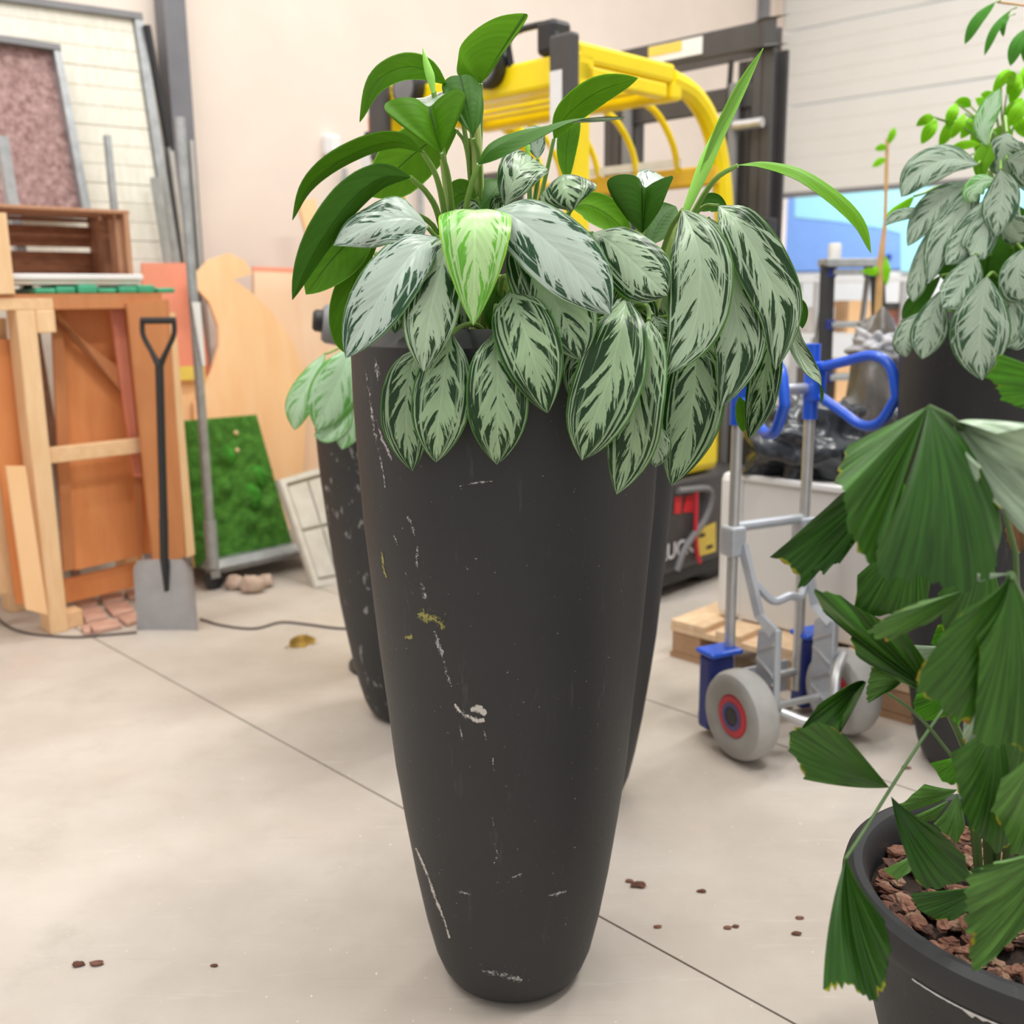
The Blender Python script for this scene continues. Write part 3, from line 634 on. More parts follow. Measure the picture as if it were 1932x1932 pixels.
L([(775, 480, 1.64), (752, 540, 1.62), (745, 630, 1.61)], 76, 1.62, top='leaf_d', pet=[(820, 480, 1.66), (860, 560, 1.72)])
L([(1045, 262, 1.76), (1072, 215, 1.75), (1130, 172, 1.74), (1204, 147, 1.74)], 60, 1.75, under=True, und='und_b', roll=22, fold=.2, curl=.1, pet=[(1030, 330, 1.77), (1000, 450, 1.78), (950, 580, 1.79)])
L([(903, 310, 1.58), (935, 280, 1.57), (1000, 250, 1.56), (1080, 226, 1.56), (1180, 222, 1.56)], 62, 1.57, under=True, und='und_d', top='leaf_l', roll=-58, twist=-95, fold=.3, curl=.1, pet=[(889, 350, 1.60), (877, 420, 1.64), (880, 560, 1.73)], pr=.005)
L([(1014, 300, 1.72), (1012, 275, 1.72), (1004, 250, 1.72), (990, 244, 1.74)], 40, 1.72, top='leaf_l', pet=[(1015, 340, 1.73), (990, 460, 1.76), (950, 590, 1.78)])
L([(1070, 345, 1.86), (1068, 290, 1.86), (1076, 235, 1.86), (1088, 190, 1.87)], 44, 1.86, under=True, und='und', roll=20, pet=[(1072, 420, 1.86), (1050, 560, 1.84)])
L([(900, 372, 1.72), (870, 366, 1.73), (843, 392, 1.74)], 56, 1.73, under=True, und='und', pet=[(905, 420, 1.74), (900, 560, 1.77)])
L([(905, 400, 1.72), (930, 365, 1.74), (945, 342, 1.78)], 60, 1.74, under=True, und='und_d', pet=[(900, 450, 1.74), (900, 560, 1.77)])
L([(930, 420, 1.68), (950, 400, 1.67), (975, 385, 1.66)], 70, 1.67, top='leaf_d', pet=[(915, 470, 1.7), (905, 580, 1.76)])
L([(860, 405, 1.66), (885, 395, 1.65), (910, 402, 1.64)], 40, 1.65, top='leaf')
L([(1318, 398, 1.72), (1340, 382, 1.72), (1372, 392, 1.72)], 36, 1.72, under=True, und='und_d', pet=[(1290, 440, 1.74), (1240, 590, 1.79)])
# hidden fullness inside the crown
for i, (x, y, x2, y2, d) in enumerate([(960, 520, 950, 640, 1.66), (1040, 560, 1060, 650, 1.64), (1150, 480, 1130, 600, 1.7), (1080, 470, 1110, 600, 1.7), (870, 500, 880, 620, 1.68), (1190, 540, 1200, 640, 1.66), (1280, 600, 1300, 720, 1.68), (1350, 560, 1345, 700, 1.72), (720, 480, 700, 600, 1.70), (1010, 420, 1040, 520, 1.72), (1240, 470, 1260, 600, 1.76), (1420, 520, 1440, 640, 1.74)]):
    L([(x, y, d), ((x+x2)/2+(8 if i % 2 else -8), (y+y2)/2, d-.01), (x2, y2, d)], 78, d, top='leaf_d' if i % 2 else 'leaf', under=(i % 3 == 0), und='und_d', roll=(i*37) % 50-25, pet=[(x, y+10, d+.04), (960+(x-960)*.4, 600, 1.78)])
# right arching leaf and spears
L([(1392, 312, 1.62), (1440, 309, 1.60), (1510, 327, 1.58), (1580, 374, 1.57), (1624, 422, 1.565), (1643, 478, 1.56)], 42, 1.6, under=True, und='und_b', top='leaf_l', roll=-58, twist=25, fold=.3, curl=.1, pet=[(1352, 336, 1.64), (1318, 385, 1.67), (1270, 480, 1.72), (1235, 590, 1.78)], pr=.005)
def spear(pts, wid, d, m='shoot', label=None):
    L3 = spline(pxs(pts, d), 18); k = dcam(L3[0])/FPX; r = [max(.0006, wid*k/2*q) for q in [.45+.55*min(1, i/6) if i < 7 else 1-((i-7)/11.)**1.3*.97 for i in range(19)]]
    mb = MB().tube(L3, r, 12, sx=1., sy=.7)
    # flap of the unrolling blade
    o = obj('rolled_leaf', mb, M[m], mn, smooth=True, label=label); return o
spear([(1290, 408), (1318, 340), (1352, 262), (1400, 170), (1440, 91)], 27, 1.63)
leaf(mn, [(1318, 335, 1.625), (1345, 262, 1.62), (1372, 205, 1.62), (1402, 150, 1.622), (1440, 92, 1.63)], 22, 1.62, top='shoot', und='lime', roll=35, fold=.6, curl=.1)
obj('stem', MB().tube(spline(pxs([(1290, 410), (1262, 480), (1232, 590)], 1.70), 10), .0085, 10), M['stem_y'], mn, smooth=True)
spear([(818, 175), (812, 145), (803, 115), (797, 91)], 17, 1.66); obj('stem', MB().tube(pxs([(818, 172), (838, 300), (862, 520)], 1.68), .004, 8), M['stem'], mn, smooth=True)
spear([(998, 300), (994, 270), (990, 240)], 10, 1.70); obj('stem', MB().tube(pxs([(998, 298), (1000, 420), (970, 560)], 1.72), .004, 8), M['stem'], mn, smooth=True)
for pts, r in [([(893, 200, 1.74), (900, 300, 1.74), (903, 400, 1.74), (900, 600, 1.76)], .0095), ([(882, 262, 1.75), (889, 330, 1.75), (895, 420, 1.75), (893, 600, 1.77)], .006), ([(836, 300, 1.69), (846, 390, 1.70), (862, 520, 1.74), (872, 610, 1.76)], .0055), ([(950, 400, 1.72), (930, 480, 1.74), (915, 620, 1.77)], .009), ([(1212, 400, 1.70), (1206, 480, 1.72), (1205, 620, 1.77)], .008), ([(905, 560, 1.66), (900, 640, 1.67)], .014), ([(955, 520, 1.66), (950, 640, 1.68)], .012), ([(1030, 580, 1.68), (1020, 650, 1.7)], .012)]:
    obj('stem', MB().tube(spline(pxs(pts, 1.7), 10), r, 10), M['stem_y'], mn, smooth=True)

# ------------------------------------------------------------------ planters behind
rl = G(735, 1372); rlx, rly = P(782, 1372, rl.y+.13).x, rl.y+.13
t = thing('potted_aglaonema', 'tall charcoal planter with peeling white spots behind the foreground planter, pale green leaves', 'potted plant', (rlx, rly, 0), 'tall charcoal planters')
planter(t, rlx, rly, 'pot_peel', zs=.84)
for pts, w, kw in [([(660, 655, 2.80), (648, 700, 2.78), (620, 760, 2.77), (598, 812, 2.77)], 92, dict(top='leaf_farl', und='und_b', roll=0, curl=.35)), ([(612, 668, 2.82), (585, 720, 2.80), (560, 770, 2.80), (555, 812, 2.81)], 62, dict(top='leaf_farl', und='und_b', roll=30)),
                   ([(655, 745, 2.80), (645, 790, 2.79), (618, 815, 2.79), (592, 822, 2.79)], 46, dict(top='leaf_farl', und='und_b', roll=20)), ([(668, 770, 2.80), (658, 805, 2.79), (645, 848, 2.79)], 52, dict(top='leaf_farl', und='und_b')),
                   ([(668, 660, 2.84), (665, 700, 2.83), (660, 750, 2.83)], 40, dict(top='leaf_farl', und='und_b', roll=25)), ([(700, 640, 2.9), (690, 700, 2.86), (690, 780, 2.85)], 80, dict(top='leaf_farl', und='und_b')), ([(760, 600, 3.0), (740, 540, 3.0), (720, 520, 3.0)], 70, dict(top='leaf_farl', und='und_b'))]:
    leaf(t, pts, w, 2.8, pet=[(690+(pts[0][0]-640)*.4, pts[0][1]-12, 2.92), (760, 760, 3.04)], **kw)
rrx, rry = P(1079, 640, 2.52).x, 2.52
t = thing('potted_aglaonema', 'tall charcoal planter half hidden directly behind the right side of the foreground planter', 'potted plant', (rrx, rry, 0), 'tall charcoal planters')
planter(t, rrx, rry, 'pot')
for pts, w in [([(1100, 600, 2.42), (1160, 580, 2.36), (1210, 640, 2.3), (1225, 700, 2.28)], 60), ([(1060, 560, 2.5), (1040, 480, 2.5), (1000, 450, 2.48)], 70), ([(1080, 590, 2.4), (1110, 630, 2.27), (1120, 700, 2.22)], 70)]:
    leaf(t, pts, w, 2.4, top='leaf_far', und='und', pet=[(1075, 620, 2.52), (1070, 640, 2.52)])

rp = G(1800, 1478); rpx, rpy = P(1832, 1478, rp.y+.13).x, rp.y+.13
t = thing('potted_aglaonema', 'tall charcoal planter at the right edge with a dense crown of silvery hanging leaves', 'potted plant', (rpx, rpy, 0), 'tall charcoal planters')
planter(t, rpx, rpy, 'pot')
FR = [  # (midrib px, width, depth, mat, extras)
    ([(1845, 310), (1790, 300), (1735, 325), (1700, 372)], 66, 2.42, 'leaf_far', {'roll': 15}), ([(1835, 345), (1785, 370), (1745, 410), (1712, 465)], 56, 2.44, 'leaf_far', {}),
    ([(1850, 350), (1815, 400), (1775, 460), (1752, 535)], 60, 2.42, 'leaf_far', {}), ([(1870, 370), (1840, 420), (1810, 470), (1785, 500)], 56, 2.40, 'leaf_far', {}),
    ([(1880, 370), (1862, 420), (1840, 470), (1830, 482)], 60, 2.38, 'leaf_far', {}), ([(1888, 320), (1892, 360), (1885, 400), (1880, 446)], 66, 2.36, 'leaf_far', {}),
    ([(1745, 395), (1720, 400), (1690, 408), (1668, 425)], 26, 2.46, 'leaf_far', {'roll': 30}), ([(1755, 430), (1740, 490), (1728, 540), (1722, 570)], 40, 2.44, 'leaf_far', {'roll': 20}),
    ([(1840, 480), (1825, 520), (1800, 560), (1778, 580)], 68, 2.36, 'leaf_far', {}), ([(1862, 522), (1852, 590), (1848, 650), (1853, 718)], 108, 2.30, 'leaf_far', {}),
    ([(1775, 548), (1760, 600), (1748, 640), (1740, 678)], 66, 2.40, 'leaf_far', {}), ([(1735, 590), (1715, 620), (1705, 650), (1710, 674)], 46, 2.44, 'leaf_far', {'roll': 15}),
    ([(1930, 470), (1920, 510), (1925, 545), (1940, 560)], 70, 2.34, 'leaf_far', {'roll': -10}), ([(1905, 530), (1912, 580), (1908, 620), (1898, 655)], 46, 2.36, 'leaf_far', {}),
    ([(1935, 560), (1930, 600), (1915, 640), (1900, 656)], 50, 2.38, 'leaf_far', {}), ([(1900, 250), (1895, 275), (1905, 310), (1920, 330)], 70, 2.42, 'leaf_far', {'roll': 15}),
    ([(1900, 300), (1930, 310), (1960, 340), (1975, 380)], 66, 2.40, 'leaf_far', {}), ([(1880, 340), (1850, 345), (1835, 365), (1842, 380)], 40, 2.40, 'leaf_farl', {}),
    ([(1920, 380), (1905, 410), (1920, 440), (1940, 450)], 56, 2.42, 'leaf_far', {}), ([(1890, 390), (1870, 400), (1868, 430), (1880, 445)], 40, 2.4, 'leaf_far', {}),
    ([(1775, 520), (1740, 560), (1720, 580), (1702, 602)], 34, 2.5, 'leaf_far', {'under': True, 'und': 'und_d'}), ([(1725, 370), (1705, 390), (1685, 405), (1672, 415)], 22, 2.48, 'lime', {'und': 'lime'}),
    ([(1862, 275), (1855, 240), (1870, 200), (1888, 168)], 40, 2.44, 'leaf_farl', {'roll': 10}), ([(1850, 345), (1852, 310), (1862, 285), (1868, 270)], 36, 2.44, 'und_b', {'und': 'und_b'})]
for pts, w, d, m, kw in FR:
    kw = dict(kw); u = kw.pop('und', 'und')
    leaf(t, pts, w, d, top=m, und=u, pet=[((pts[0][0]+1890)/2, pts[0][1]-6, (d+rpy)/2), (1895, 560, rpy), (1900, 690, rpy)], pr=.0045, **kw)
for x, y, d in [(1900, 440, 2.6), (1880, 520, 2.58), (1860, 480, 2.56), (1930, 520, 2.6), (1915, 600, 2.56), (1830, 540, 2.6), (1800, 470, 2.6), (1840, 590, 2.58)]:
    leaf(t, [(x, y-60, d), (x+5, y, d-.02), (x-5, y+70, d)], 90, d, top='leaf_d', und='und_d', under=True)

# lime shrub and fig twig behind it
lx = P(1965, 300, 3.12)
t = thing('lime_shrub', 'bright lime green leafy shrub rising behind the right planter', 'shrub', (lx.x, lx.y, 0))
obj('nursery_pot', MB().lathe((lx.x, lx.y, 0), [(0, 0), (.12, 0), (.15, .28), (.16, .28), (.16, .31), (.145, .31), (.14, .26), (0, .26)], 28), M['black'], t, smooth=True)
obj('trunk', MB().tube([V((lx.x, lx.y, .26)), V((lx.x+.02, lx.y, .9)), P(1910, 300, 3.12)], [.014, .011, .006], 8), M['bamboo'], t, smooth=True)
LS = [(1755, 225, 1728, 238, 22), (1760, 235, 1738, 272, 30), (1800, 205, 1785, 240, 26), (1795, 235, 1772, 278, 28), (1825, 200, 1800, 195, 24), (1840, 225, 1812, 262, 30), (1850, 260, 1840, 288, 24), (1835, 275, 1785, 285, 20), (1880, 165, 1905, 130, 26),
      (1905, 170, 1925, 140, 30), (1920, 160, 1905, 195, 28), (1870, 215, 1840, 185, 26), (1900, 215, 1930, 185, 26), (1850, 240, 1832, 270, 28), (1930, 200, 1900, 240, 34), (1815, 225, 1795, 262, 22), (1870, 190, 1850, 178, 20), (1915, 230, 1935, 260, 30), (1790, 310, 1752, 312, 16), (1880, 250, 1910, 262, 28), (1925, 165, 1940, 120, 26), (1895, 150, 1915, 155, 30)]
for i, (a, b, c, d, w_) in enumerate(LS):
    a, b = c+(a-c)*1.3, d+(b-d)*1.3; w_ *= .85; dd = 3.0+.02*(i % 7)
    leaf(t, [(a, b, dd), ((a+c)/2+3, (b+d)/2-5, dd-.02), (c, d, dd)], w_, dd, top='lime', und='lime' if i % 3 else 'und_b', pet=[((a+1890)/2, (b+300)/2-15, 3.08), (1898, 320, 3.13)], pr=.003, nu=12, nv=4)
fx = P(2150, 900, 2.72)
t = thing('fig_tree', 'slender tree whose long narrow leaves hang in at the top right corner', 'tree', (fx.x, fx.y, 0))
obj('nursery_pot', MB().lathe((fx.x, fx.y, 0), [(0, 0), (.13, 0), (.16, .30), (.17, .30), (.17, .33), (.155, .33), (.15, .28), (0, .28)], 28), M['black'], t, smooth=True)
obj('trunk', MB().tube(spline([V((fx.x, fx.y, .28)), V((fx.x-.02, fx.y, 1.2)), P(2050, 60, 2.75), P(1990, -40, 2.78)], 12), [.018-.001*i for i in range(13)], 8), M['bamboo'], t, smooth=True)
obj('twig', MB().tube(spline(pxs([(2050, 60, 2.75), (1985, 20, 2.8), (1930, 10), (1882, 4)], 2.85), 8), .003, 6), M['bamboo'], t, smooth=True)
for a, b, c, d, w_ in [(1878, 4, 1820, 84, 22), (1908, 18, 1857, 105, 16), (1905, 30, 1893, 70, 12), (1945, 50, 1906, 125, 26), (1960, 40, 1932, 118, 22), (1990, 20, 2010, 90, 24)]:
    leaf(t, [(a, b, 2.84), ((a+c)/2-6, (b+d)/2-4, 2.83), (c, d, 2.84)], w_, 2.84, top='midgreen', und='midgreen', pet=[(a+10, b-4, 2.85)], pr=.002, nu=12, nv=4)
bx = P(1655, 610, 4.22); bz = .144
t = thing('cane_plant', 'thin bamboo cane with a few sparse leaves behind the black bag', 'plant', (bx.x, bx.y, bz))
obj('nursery_pot', MB().lathe((bx.x, bx.y, bz), [(0, 0), (.10, 0), (.13, .24), (.14, .24), (.14, .27), (.125, .27), (.12, .22), (0, .22)], 24), M['black'], t, smooth=True)
obj('cane', MB().tube([V((bx.x, bx.y, bz+.2)), P(1656, 600, 4.22), P(1662, 490, 4.22), P(1670, 420, 4.22), P(1674, 262, 4.22)], [.016, .016, .014, .008, .007], 8), M['bamboo'], t, smooth=True)
for a, b, c, d in [(1674, 275, 1688, 240), (1674, 280, 1650, 282), (1672, 300, 1645, 315), (1668, 480, 1672, 540), (1660, 505, 1640, 520), (1662, 520, 1625, 512), (1668, 500, 1675, 520)]:
    leaf(t, [(a, b, 4.22), ((a+c)/2+2, (b+d)/2-3, 4.2), (c, d, 4.2)], 14, 4.22, top='lime', und='lime', nu=8, nv=4)

# ------------------------------------------------------------------ fishtail palm in the bowl
BC = V((.79, 1.36, 0)); _z = .45
def fitbowl():
    pts = [(1679, 1552), (1639, 1598), (1632, 1633), (1644, 1669), (1669, 1707), (1718, 1751), (1804, 1812), (1932, 1863)]
    q = [G(a, b, _z) for a, b in pts]; best = None; cx, cy = .79, 1.36
    for _ in range(400):
        rs = [math.hypot(p.x-cx, p.y-cy) for p in q]; R = sum(rs)/len(rs)
        gx = sum((r-R)*(cx-p.x)/r for r, p in zip(rs, q)); gy = sum((r-R)*(cy-p.y)/r for r, p in zip(rs, q))
        cx -= gx*.3; cy -= gy*.3
    return cx, cy, R
bxc, byc, BR = fitbowl()
palm = thing('potted_fishtail_palm', 'dark bowl planter of bark chips with a jagged-leaved palm, at the lower right corner', 'potted plant', (bxc, byc, 0))
BP = [(0, 0), (BR*.62, 0), (BR*.68, .01), (BR*.80, .12), (BR*.92, .24), (BR*1.0, .34), (BR*1.03, .395), (BR*1.055, .405), (BR*1.105, .408), (BR*1.125, .418), (BR*1.13, .435), (BR*1.115, .452), (BR*1.07, .460), (BR*1.02, .457), (BR, .45), (BR*.975, .43), (BR*.96, .36)]
bowl = obj('bowl', MB().lathe((bxc, byc, 0), BP, 96), M['pot'], palm, smooth=True, sharp=40)
# peeled strip under the lip
mb = MB(); vs = []; fs = []; rnd = random.Random(3)
a0, a1 = math.radians(208), math.radians(262)
for i in range(61):
    a = a0+(a1-a0)*i/60; wv = .004+.014*abs(mnoise.noise(V((i*.31, 0, 1))))+.002*rnd.random()
    for r, z in ((BR*1.107, .4085), (BR*1.112-.0, .4085-wv*.2), (BR*1.035+.006, .405-wv)):
        vs.append(V((bxc+(r+.001)*math.cos(a), byc+(r+.001)*math.sin(a), z-.001)))
for i in range(60):
    for j in range(2): k = i*3+j; fs.append((k, k+1, k+4, k+3))
mb.add(vs, fs); obj('peeled_strip', mb, mat('peel', (.62, .60, .57), .8, var=.15, vscale=60), bowl)
mb = MB(); vs = [V((bxc, byc, .40))]; fs = []; nr, na = 8, 48
for i in range(1, nr+1):
    for j in range(na):
        a = 2*math.pi*j/na; r = BR*.97*i/nr; vs.append(V((bxc+r*math.cos(a), byc+r*math.sin(a), .395+.008*mnoise.noise(V((i*.9, j*.7, 3))))))
for j in range(na): fs.append((0, 1+j, 1+(j+1) % na))
for i in range(nr-1):
    for j in range(na): fs.append((1+i*na+j, 1+(i+1)*na+j, 1+(i+1)*na+(j+1) % na, 1+i*na+(j+1) % na))
mb.add(vs, fs); soil = obj('soil', mb, M['soil'], palm, smooth=True, sharp=None)
chips = []
for k in range(8):
    mb = MB().blob((0, 0, 0), (.018, .011, .0065), .5, 2.2, k, 9, 6); me = bpy.data.meshes.new('bark_chip'); me.from_pydata([tuple(v) for v in mb.v], [], mb.f); me.materials.append(M['bark'][k % 4]); chips.append(me)
rnd = random.Random(5); nchip = 0
for k in range(900):
    if nchip >= 290: break
    a = rnd.uniform(0, 2*math.pi); r = BR*.92*math.sqrt(rnd.random())
    x, y = bxc+r*math.cos(a), byc+r*math.sin(a)
    px = 966+FPX*(V((x, y, .4))-CAM).dot(_R)/dcam(V((x, y, .4)))
    if px > 1990: continue
    o = bpy.data.objects.new('bark_chip', chips[rnd.randrange(8)]); COL.objects.link(o); o.parent = soil
    o.location = (r*math.cos(a), r*math.sin(a), .403+.012*rnd.random()); o.rotation_euler = (rnd.uniform(-.5, .5), rnd.uniform(-.5, .5), rnd.uniform(0, 6.3))
    s = rnd.uniform(.5, 1.25); o.scale = (s, s, s); nchip += 1
def F_(b, dist, d, m, bulge=.012, **k): return fan(palm, b, dist, d, m, bulge, seed=int(b[0]+b[1]+dist[0][0]), **k)
F_((1752, 765, 1.08), [(1654, 1042, 1.02), (1664, 1090), (1700, 1097), (1740, 1089), (1780, 1104), (1822, 1114), (1848, 1104), (1880, 1067), (1890, 968, 1.04), (1852, 897, 1.06)], 1.00, 'palm_d', .03)
F_((1750, 767, 1.08), [(1600, 840, 1.10), (1585, 880, 1.08), (1578, 907, 1.07), (1592, 930), (1598, 970), (1606, 1012), (1625, 1042), (1650, 1068), (1664, 1054, 1.04), (1640, 1000, 1.06), (1634, 965, 1.07), (1652, 920, 1.08)], 1.05, 'palm', .012)
F_((1705, 868, 1.22), [(1590, 930), (1455, 1050), (1478, 1068), (1500, 1083), (1512, 1112), (1526, 1100), (1536, 1073), (1552, 1086), (1573, 1065), (1587, 1060), (1604, 1030), (1640, 1000)], 1.18, 'palm_d', .015)
F_((1705, 905, 1.26), [(1640, 1000), (1655, 1022), (1690, 990), (1712, 950)], 1.25, 'palm_b', .01)
F_((1720, 990, 1.22), [(1618, 1085), (1612, 1150), (1640, 1166), (1680, 1162), (1720, 1170), (1747, 1150), (1760, 1080)], 1.2, 'palm', .015)
F_((1752, 1300, 1.24), [(1748, 1250), (1700, 1180), (1650, 1165), (1590, 1128), (1533, 1108, 1.14), (1550, 1150), (1565, 1165), (1605, 1200), (1612, 1235), (1645, 1258), (1700, 1280)], 1.18, 'palm', .02)
F_((1822, 1112, 1.05), [(1740, 1134), (1690, 1155), (1660, 1173), (1638, 1191), (1655, 1203), (1676, 1209), (1705, 1195), (1760, 1172)], 1.06, 'palm_l', .01)
F_((1906, 1084, 1.02), [(1820, 1150), (1778, 1195), (1760, 1230), (1732, 1270), (1727, 1310), (1752, 1318), (1775, 1330), (1800, 1352), (1830, 1374), (1836, 1300), (1845, 1200)], 1.0, 'palm', .02)
F_((1908, 1085, 1.02), [(1850, 1220), (1843, 1320), (1836, 1385), (1860, 1410), (1892, 1405), (1912, 1398), (1932, 1422), (1965, 1400), (1985, 1300)], .99, 'palm', .02)
F_((1905, 1082, 1.02), [(1845, 1082), (1842, 1094), (1850, 1098)], 1.0, 'palm_w', .0)
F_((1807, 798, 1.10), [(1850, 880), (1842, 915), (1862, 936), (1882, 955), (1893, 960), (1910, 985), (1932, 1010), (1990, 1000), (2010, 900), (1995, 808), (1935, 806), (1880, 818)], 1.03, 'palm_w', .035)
F_((2050, 740, 1.15), [(1888, 668), (1880, 685), (1862, 712), (1882, 724), (1886, 740), (1892, 755), (1922, 768), (1960, 780)], 1.12, 'palm_b', .012)
F_((1678, 1486, 1.20), [(1600, 1392), (1575, 1375), (1545, 1362), (1505, 1376), (1489, 1388), (1492, 1420), (1508, 1442), (1516, 1471)], 1.13, 'palm', .015)
F_((1634, 1288, 1.20), [(1590, 1300), (1545, 1328), (1508, 1380), (1535, 1370), (1560, 1384), (1582, 1390), (1592, 1345), (1612, 1310)], 1.16, 'palm', .02)
F_((1702, 1284, 1.22), [(1645, 1258), (1640, 1285), (1635, 1308), (1640, 1326), (1662, 1312), (1684, 1302)], 1.2, 'palm_l', .008)
F_((1681, 1503, 1.20), [(1725, 1655), (1742, 1674), (1772, 1680), (1802, 1666), (1832, 1652), (1817, 1612), (1765, 1560)], 1.16, 'palm_d', .02)
F_((1596, 1618, 1.10), [(1552, 1866), (1575, 1862), (1600, 1857), (1622, 1870), (1646, 1894), (1656, 1880), (1669, 1855), (1672, 1830), (1680, 1788), (1668, 1735)], 1.01, 'palm_d', .02)
F_((1995, 1585, 1.06), [(1880, 1628), (1826, 1652), (1824, 1700), (1821, 1740), (1831, 1762), (1830, 1798), (1838, 1834), (1872, 1806), (1905, 1775), (1940, 1740)], 1.02, 'palm_l', .02, sub=5, pleat=.0025)
F_((1860, 1672, 1.22), [(1720, 1685), (1735, 1714), (1770, 1736), (1800, 1736), (1824, 1722)], 1.2, 'palm_d', .01)
F_((1880, 1350, 1.12), [(1795, 1420), (1802, 1470), (1815, 1520), (1830, 1562), (1850, 1580), (1880, 1608), (1906, 1600), (1908, 1540)], 1.1, 'palm', .02)
F_((1965, 1395, 1.08), [(1890, 1470), (1872, 1528), (1892, 1560), (1908, 1612), (1950, 1620)], 1.07, 'palm_l', .015)
F_((1806, 1490, 1.30), [(1745, 1480), (1698, 1520), (1718, 1530), (1770, 1515)], 1.3, 'palm_l', .01)
F_((1806, 1497, 1.26), [(1762, 1555), (1780, 1572), (1806, 1592), (1822, 1560)], 1.25, 'palm_l', .01)
F_((1790, 1510, 1.32), [(1725, 1540), (1735, 1552), (1765, 1548)], 1.32, 'palm_l', .006)
F_((1735, 1608, 1.24), [(1668, 1640), (1692, 1662), (1718, 1645)], 1.22, 'palm_l', .006)
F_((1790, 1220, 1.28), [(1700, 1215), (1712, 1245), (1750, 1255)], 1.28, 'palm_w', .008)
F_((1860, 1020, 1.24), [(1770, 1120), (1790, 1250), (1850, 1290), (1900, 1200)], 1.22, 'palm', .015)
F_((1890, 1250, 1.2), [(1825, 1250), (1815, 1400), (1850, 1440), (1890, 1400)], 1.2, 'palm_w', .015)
F_((1830, 1290, 1.3), [(1730, 1310), (1722, 1345), (1750, 1360), (1790, 1350), (1810, 1370)], 1.28, 'palm_b', .01)
F_((1830, 1420, 1.28), [(1755, 1440), (1778, 1475), (1800, 1482), (1815, 1450)], 1.27, 'palm_b', .01)
F_((1850, 1150, 1.3), [(1770, 1180), (1758, 1215), (1800, 1240)], 1.3, 'palm_b', .01)
F_((1960, 1600, 1.2), [(1830, 1640), (1850, 1690), (1900, 1720)], 1.18, 'palm_d', .01)
F_((1905, 950, 1.22), [(1896, 1000), (1905, 1035), (1925, 1045), (1940, 1010)], 1.2, 'palm_dead', .008)
F_((1940, 1250, 1.16), [(1890, 1400), (1905, 1500), (1960, 1500)], 1.14, 'palm', .015)
def stemp(pts, r, d=1.2): obj('frond_stem', MB().tube(spline(pxs(pts, d), 14), r, 8), M['palm_stem'], palm, smooth=True)
stemp([(1594, 1622, 1.11), (1635, 1560, 1.16), (1680, 1488, 1.2), (1730, 1410, 1.24), (1785, 1330, 1.28)], .0023)
stemp([(1662, 1300), (1720, 1340), (1775, 1400), (1820, 1480, 1.26), (1840, 1640, 1.34)], .0020, 1.22)
stemp([(1752, 768, 1.08), (1808, 800, 1.09), (1860, 880, 1.12), (1920, 1080, 1.2), (1900, 1400, 1.3), (1880, 1660, 1.36)], .0034)
stemp([(1785, 1330, 1.28), (1830, 1450, 1.31), (1850, 1660, 1.35)], .005)
stemp([(1906, 1085, 1.02), (1940, 1200, 1.12), (1920, 1450, 1.25), (1890, 1680, 1.36)], .005)
stemp([(1860, 1400, 1.33), (1865, 1560, 1.35), (1870, 1690, 1.38)], .009)

# ------------------------------------------------------------------ forklift
K0 = G(1100, 82, 2.15); K0 = V((K0.x, K0.y, 0))
def fk(a, b, z): return K0+UA*a+UB*b+V((0, 0, z))
def fbox(mb, a0, a1, b0, b1, z0, z1, mi=0): return mb.box(fk((a0+a1)/2, (b0+b1)/2, (z0+z1)/2), UA*((a1-a0)/2), UB*((b1-b0)/2), V((0, 0, (z1-z0)/2)), mi)
lift = thing('forklift', 'yellow and black forklift truck behind the foreground planter', 'forklift', fk(.6, .55, 0))
def fp(name, mb, m, parent=lift, **k): return obj(name, mb, M[m] if isinstance(m, str) else m, parent, **k)
guard = fp('overhead_guard', fbox(MB(), -.02, .55, 0, .075, 2.09, 2.16), 'yellow', bevel=.015)
fp('side_beam', fbox(MB(), -.02, .55, 1.025, 1.10, 2.09, 2.16), 'yellow', guard, bevel=.015)
for b in (0, 1.05): fp('guard_beam', fbox(MB(), .02, .5, b, b+.05, 2.03, 2.085), 'yellow', guard, bevel=.01)
fp('rear_beam', fbox(MB(), -.03, .07, 0, 1.1, 2.02, 2.13), 'yellow', guard, bevel=.015)
fp('front_beam', fbox(MB(), .53, .60, .0, 1.1, 2.03, 2.10), 'yellow', guard, bevel=.015)
for a in (.16, .27, .38, .48): fp('roof_bar', fbox(MB(), a-.025, a+.025, .05, 1.05, 2.06, 2.085), 'yellow', guard, bevel=.006)
for b in (.22, .44, .66, .88): fp('curved_bar', MB().tube(spline([fk(.56, b, 2.07), fk(.72, b, 2.03), fk(.84, b, 1.92), fk(.90, b, 1.78)], 10), .014, 8), 'yellow', guard, smooth=True)
for b in (.035, 1.065):
    fp('front_pillar', MB().tube(spline([fk(.55, b, 2.11), fk(.72, b, 2.07), fk(.86, b, 1.95), fk(.95, b, 1.72), fk(1.0, b, 1.3), fk(1.02, b, .9)], 22), .042, 10), 'yellow', guard, smooth=True)
    pl = fp('rear_pillar', fbox(MB(), -.03, .045, b-.035, b+.035, .7, 2.10), 'yellow', guard, bevel=.012)
    fp('pillar_cover', fbox(MB(), -.075, -.031, b-.05, b+.06, 1.86, 2.18), 'charcoal', guard, bevel=.012)
fp('pillar_label', fbox(MB(), -.078, -.0752, .03, .085, 1.80, 2.06), 'white', guard)
fp('dash_bar', fbox(MB(), .88, .95, .02, 1.08, 1.74, 1.82), mat('dash_yellow', (.80, .50, .04), .45, var=.08), guard, bevel=.01)
fp('dash_label', fbox(MB(), .872, .879, .2, .9, 1.825, 1.86), 'white', guard)
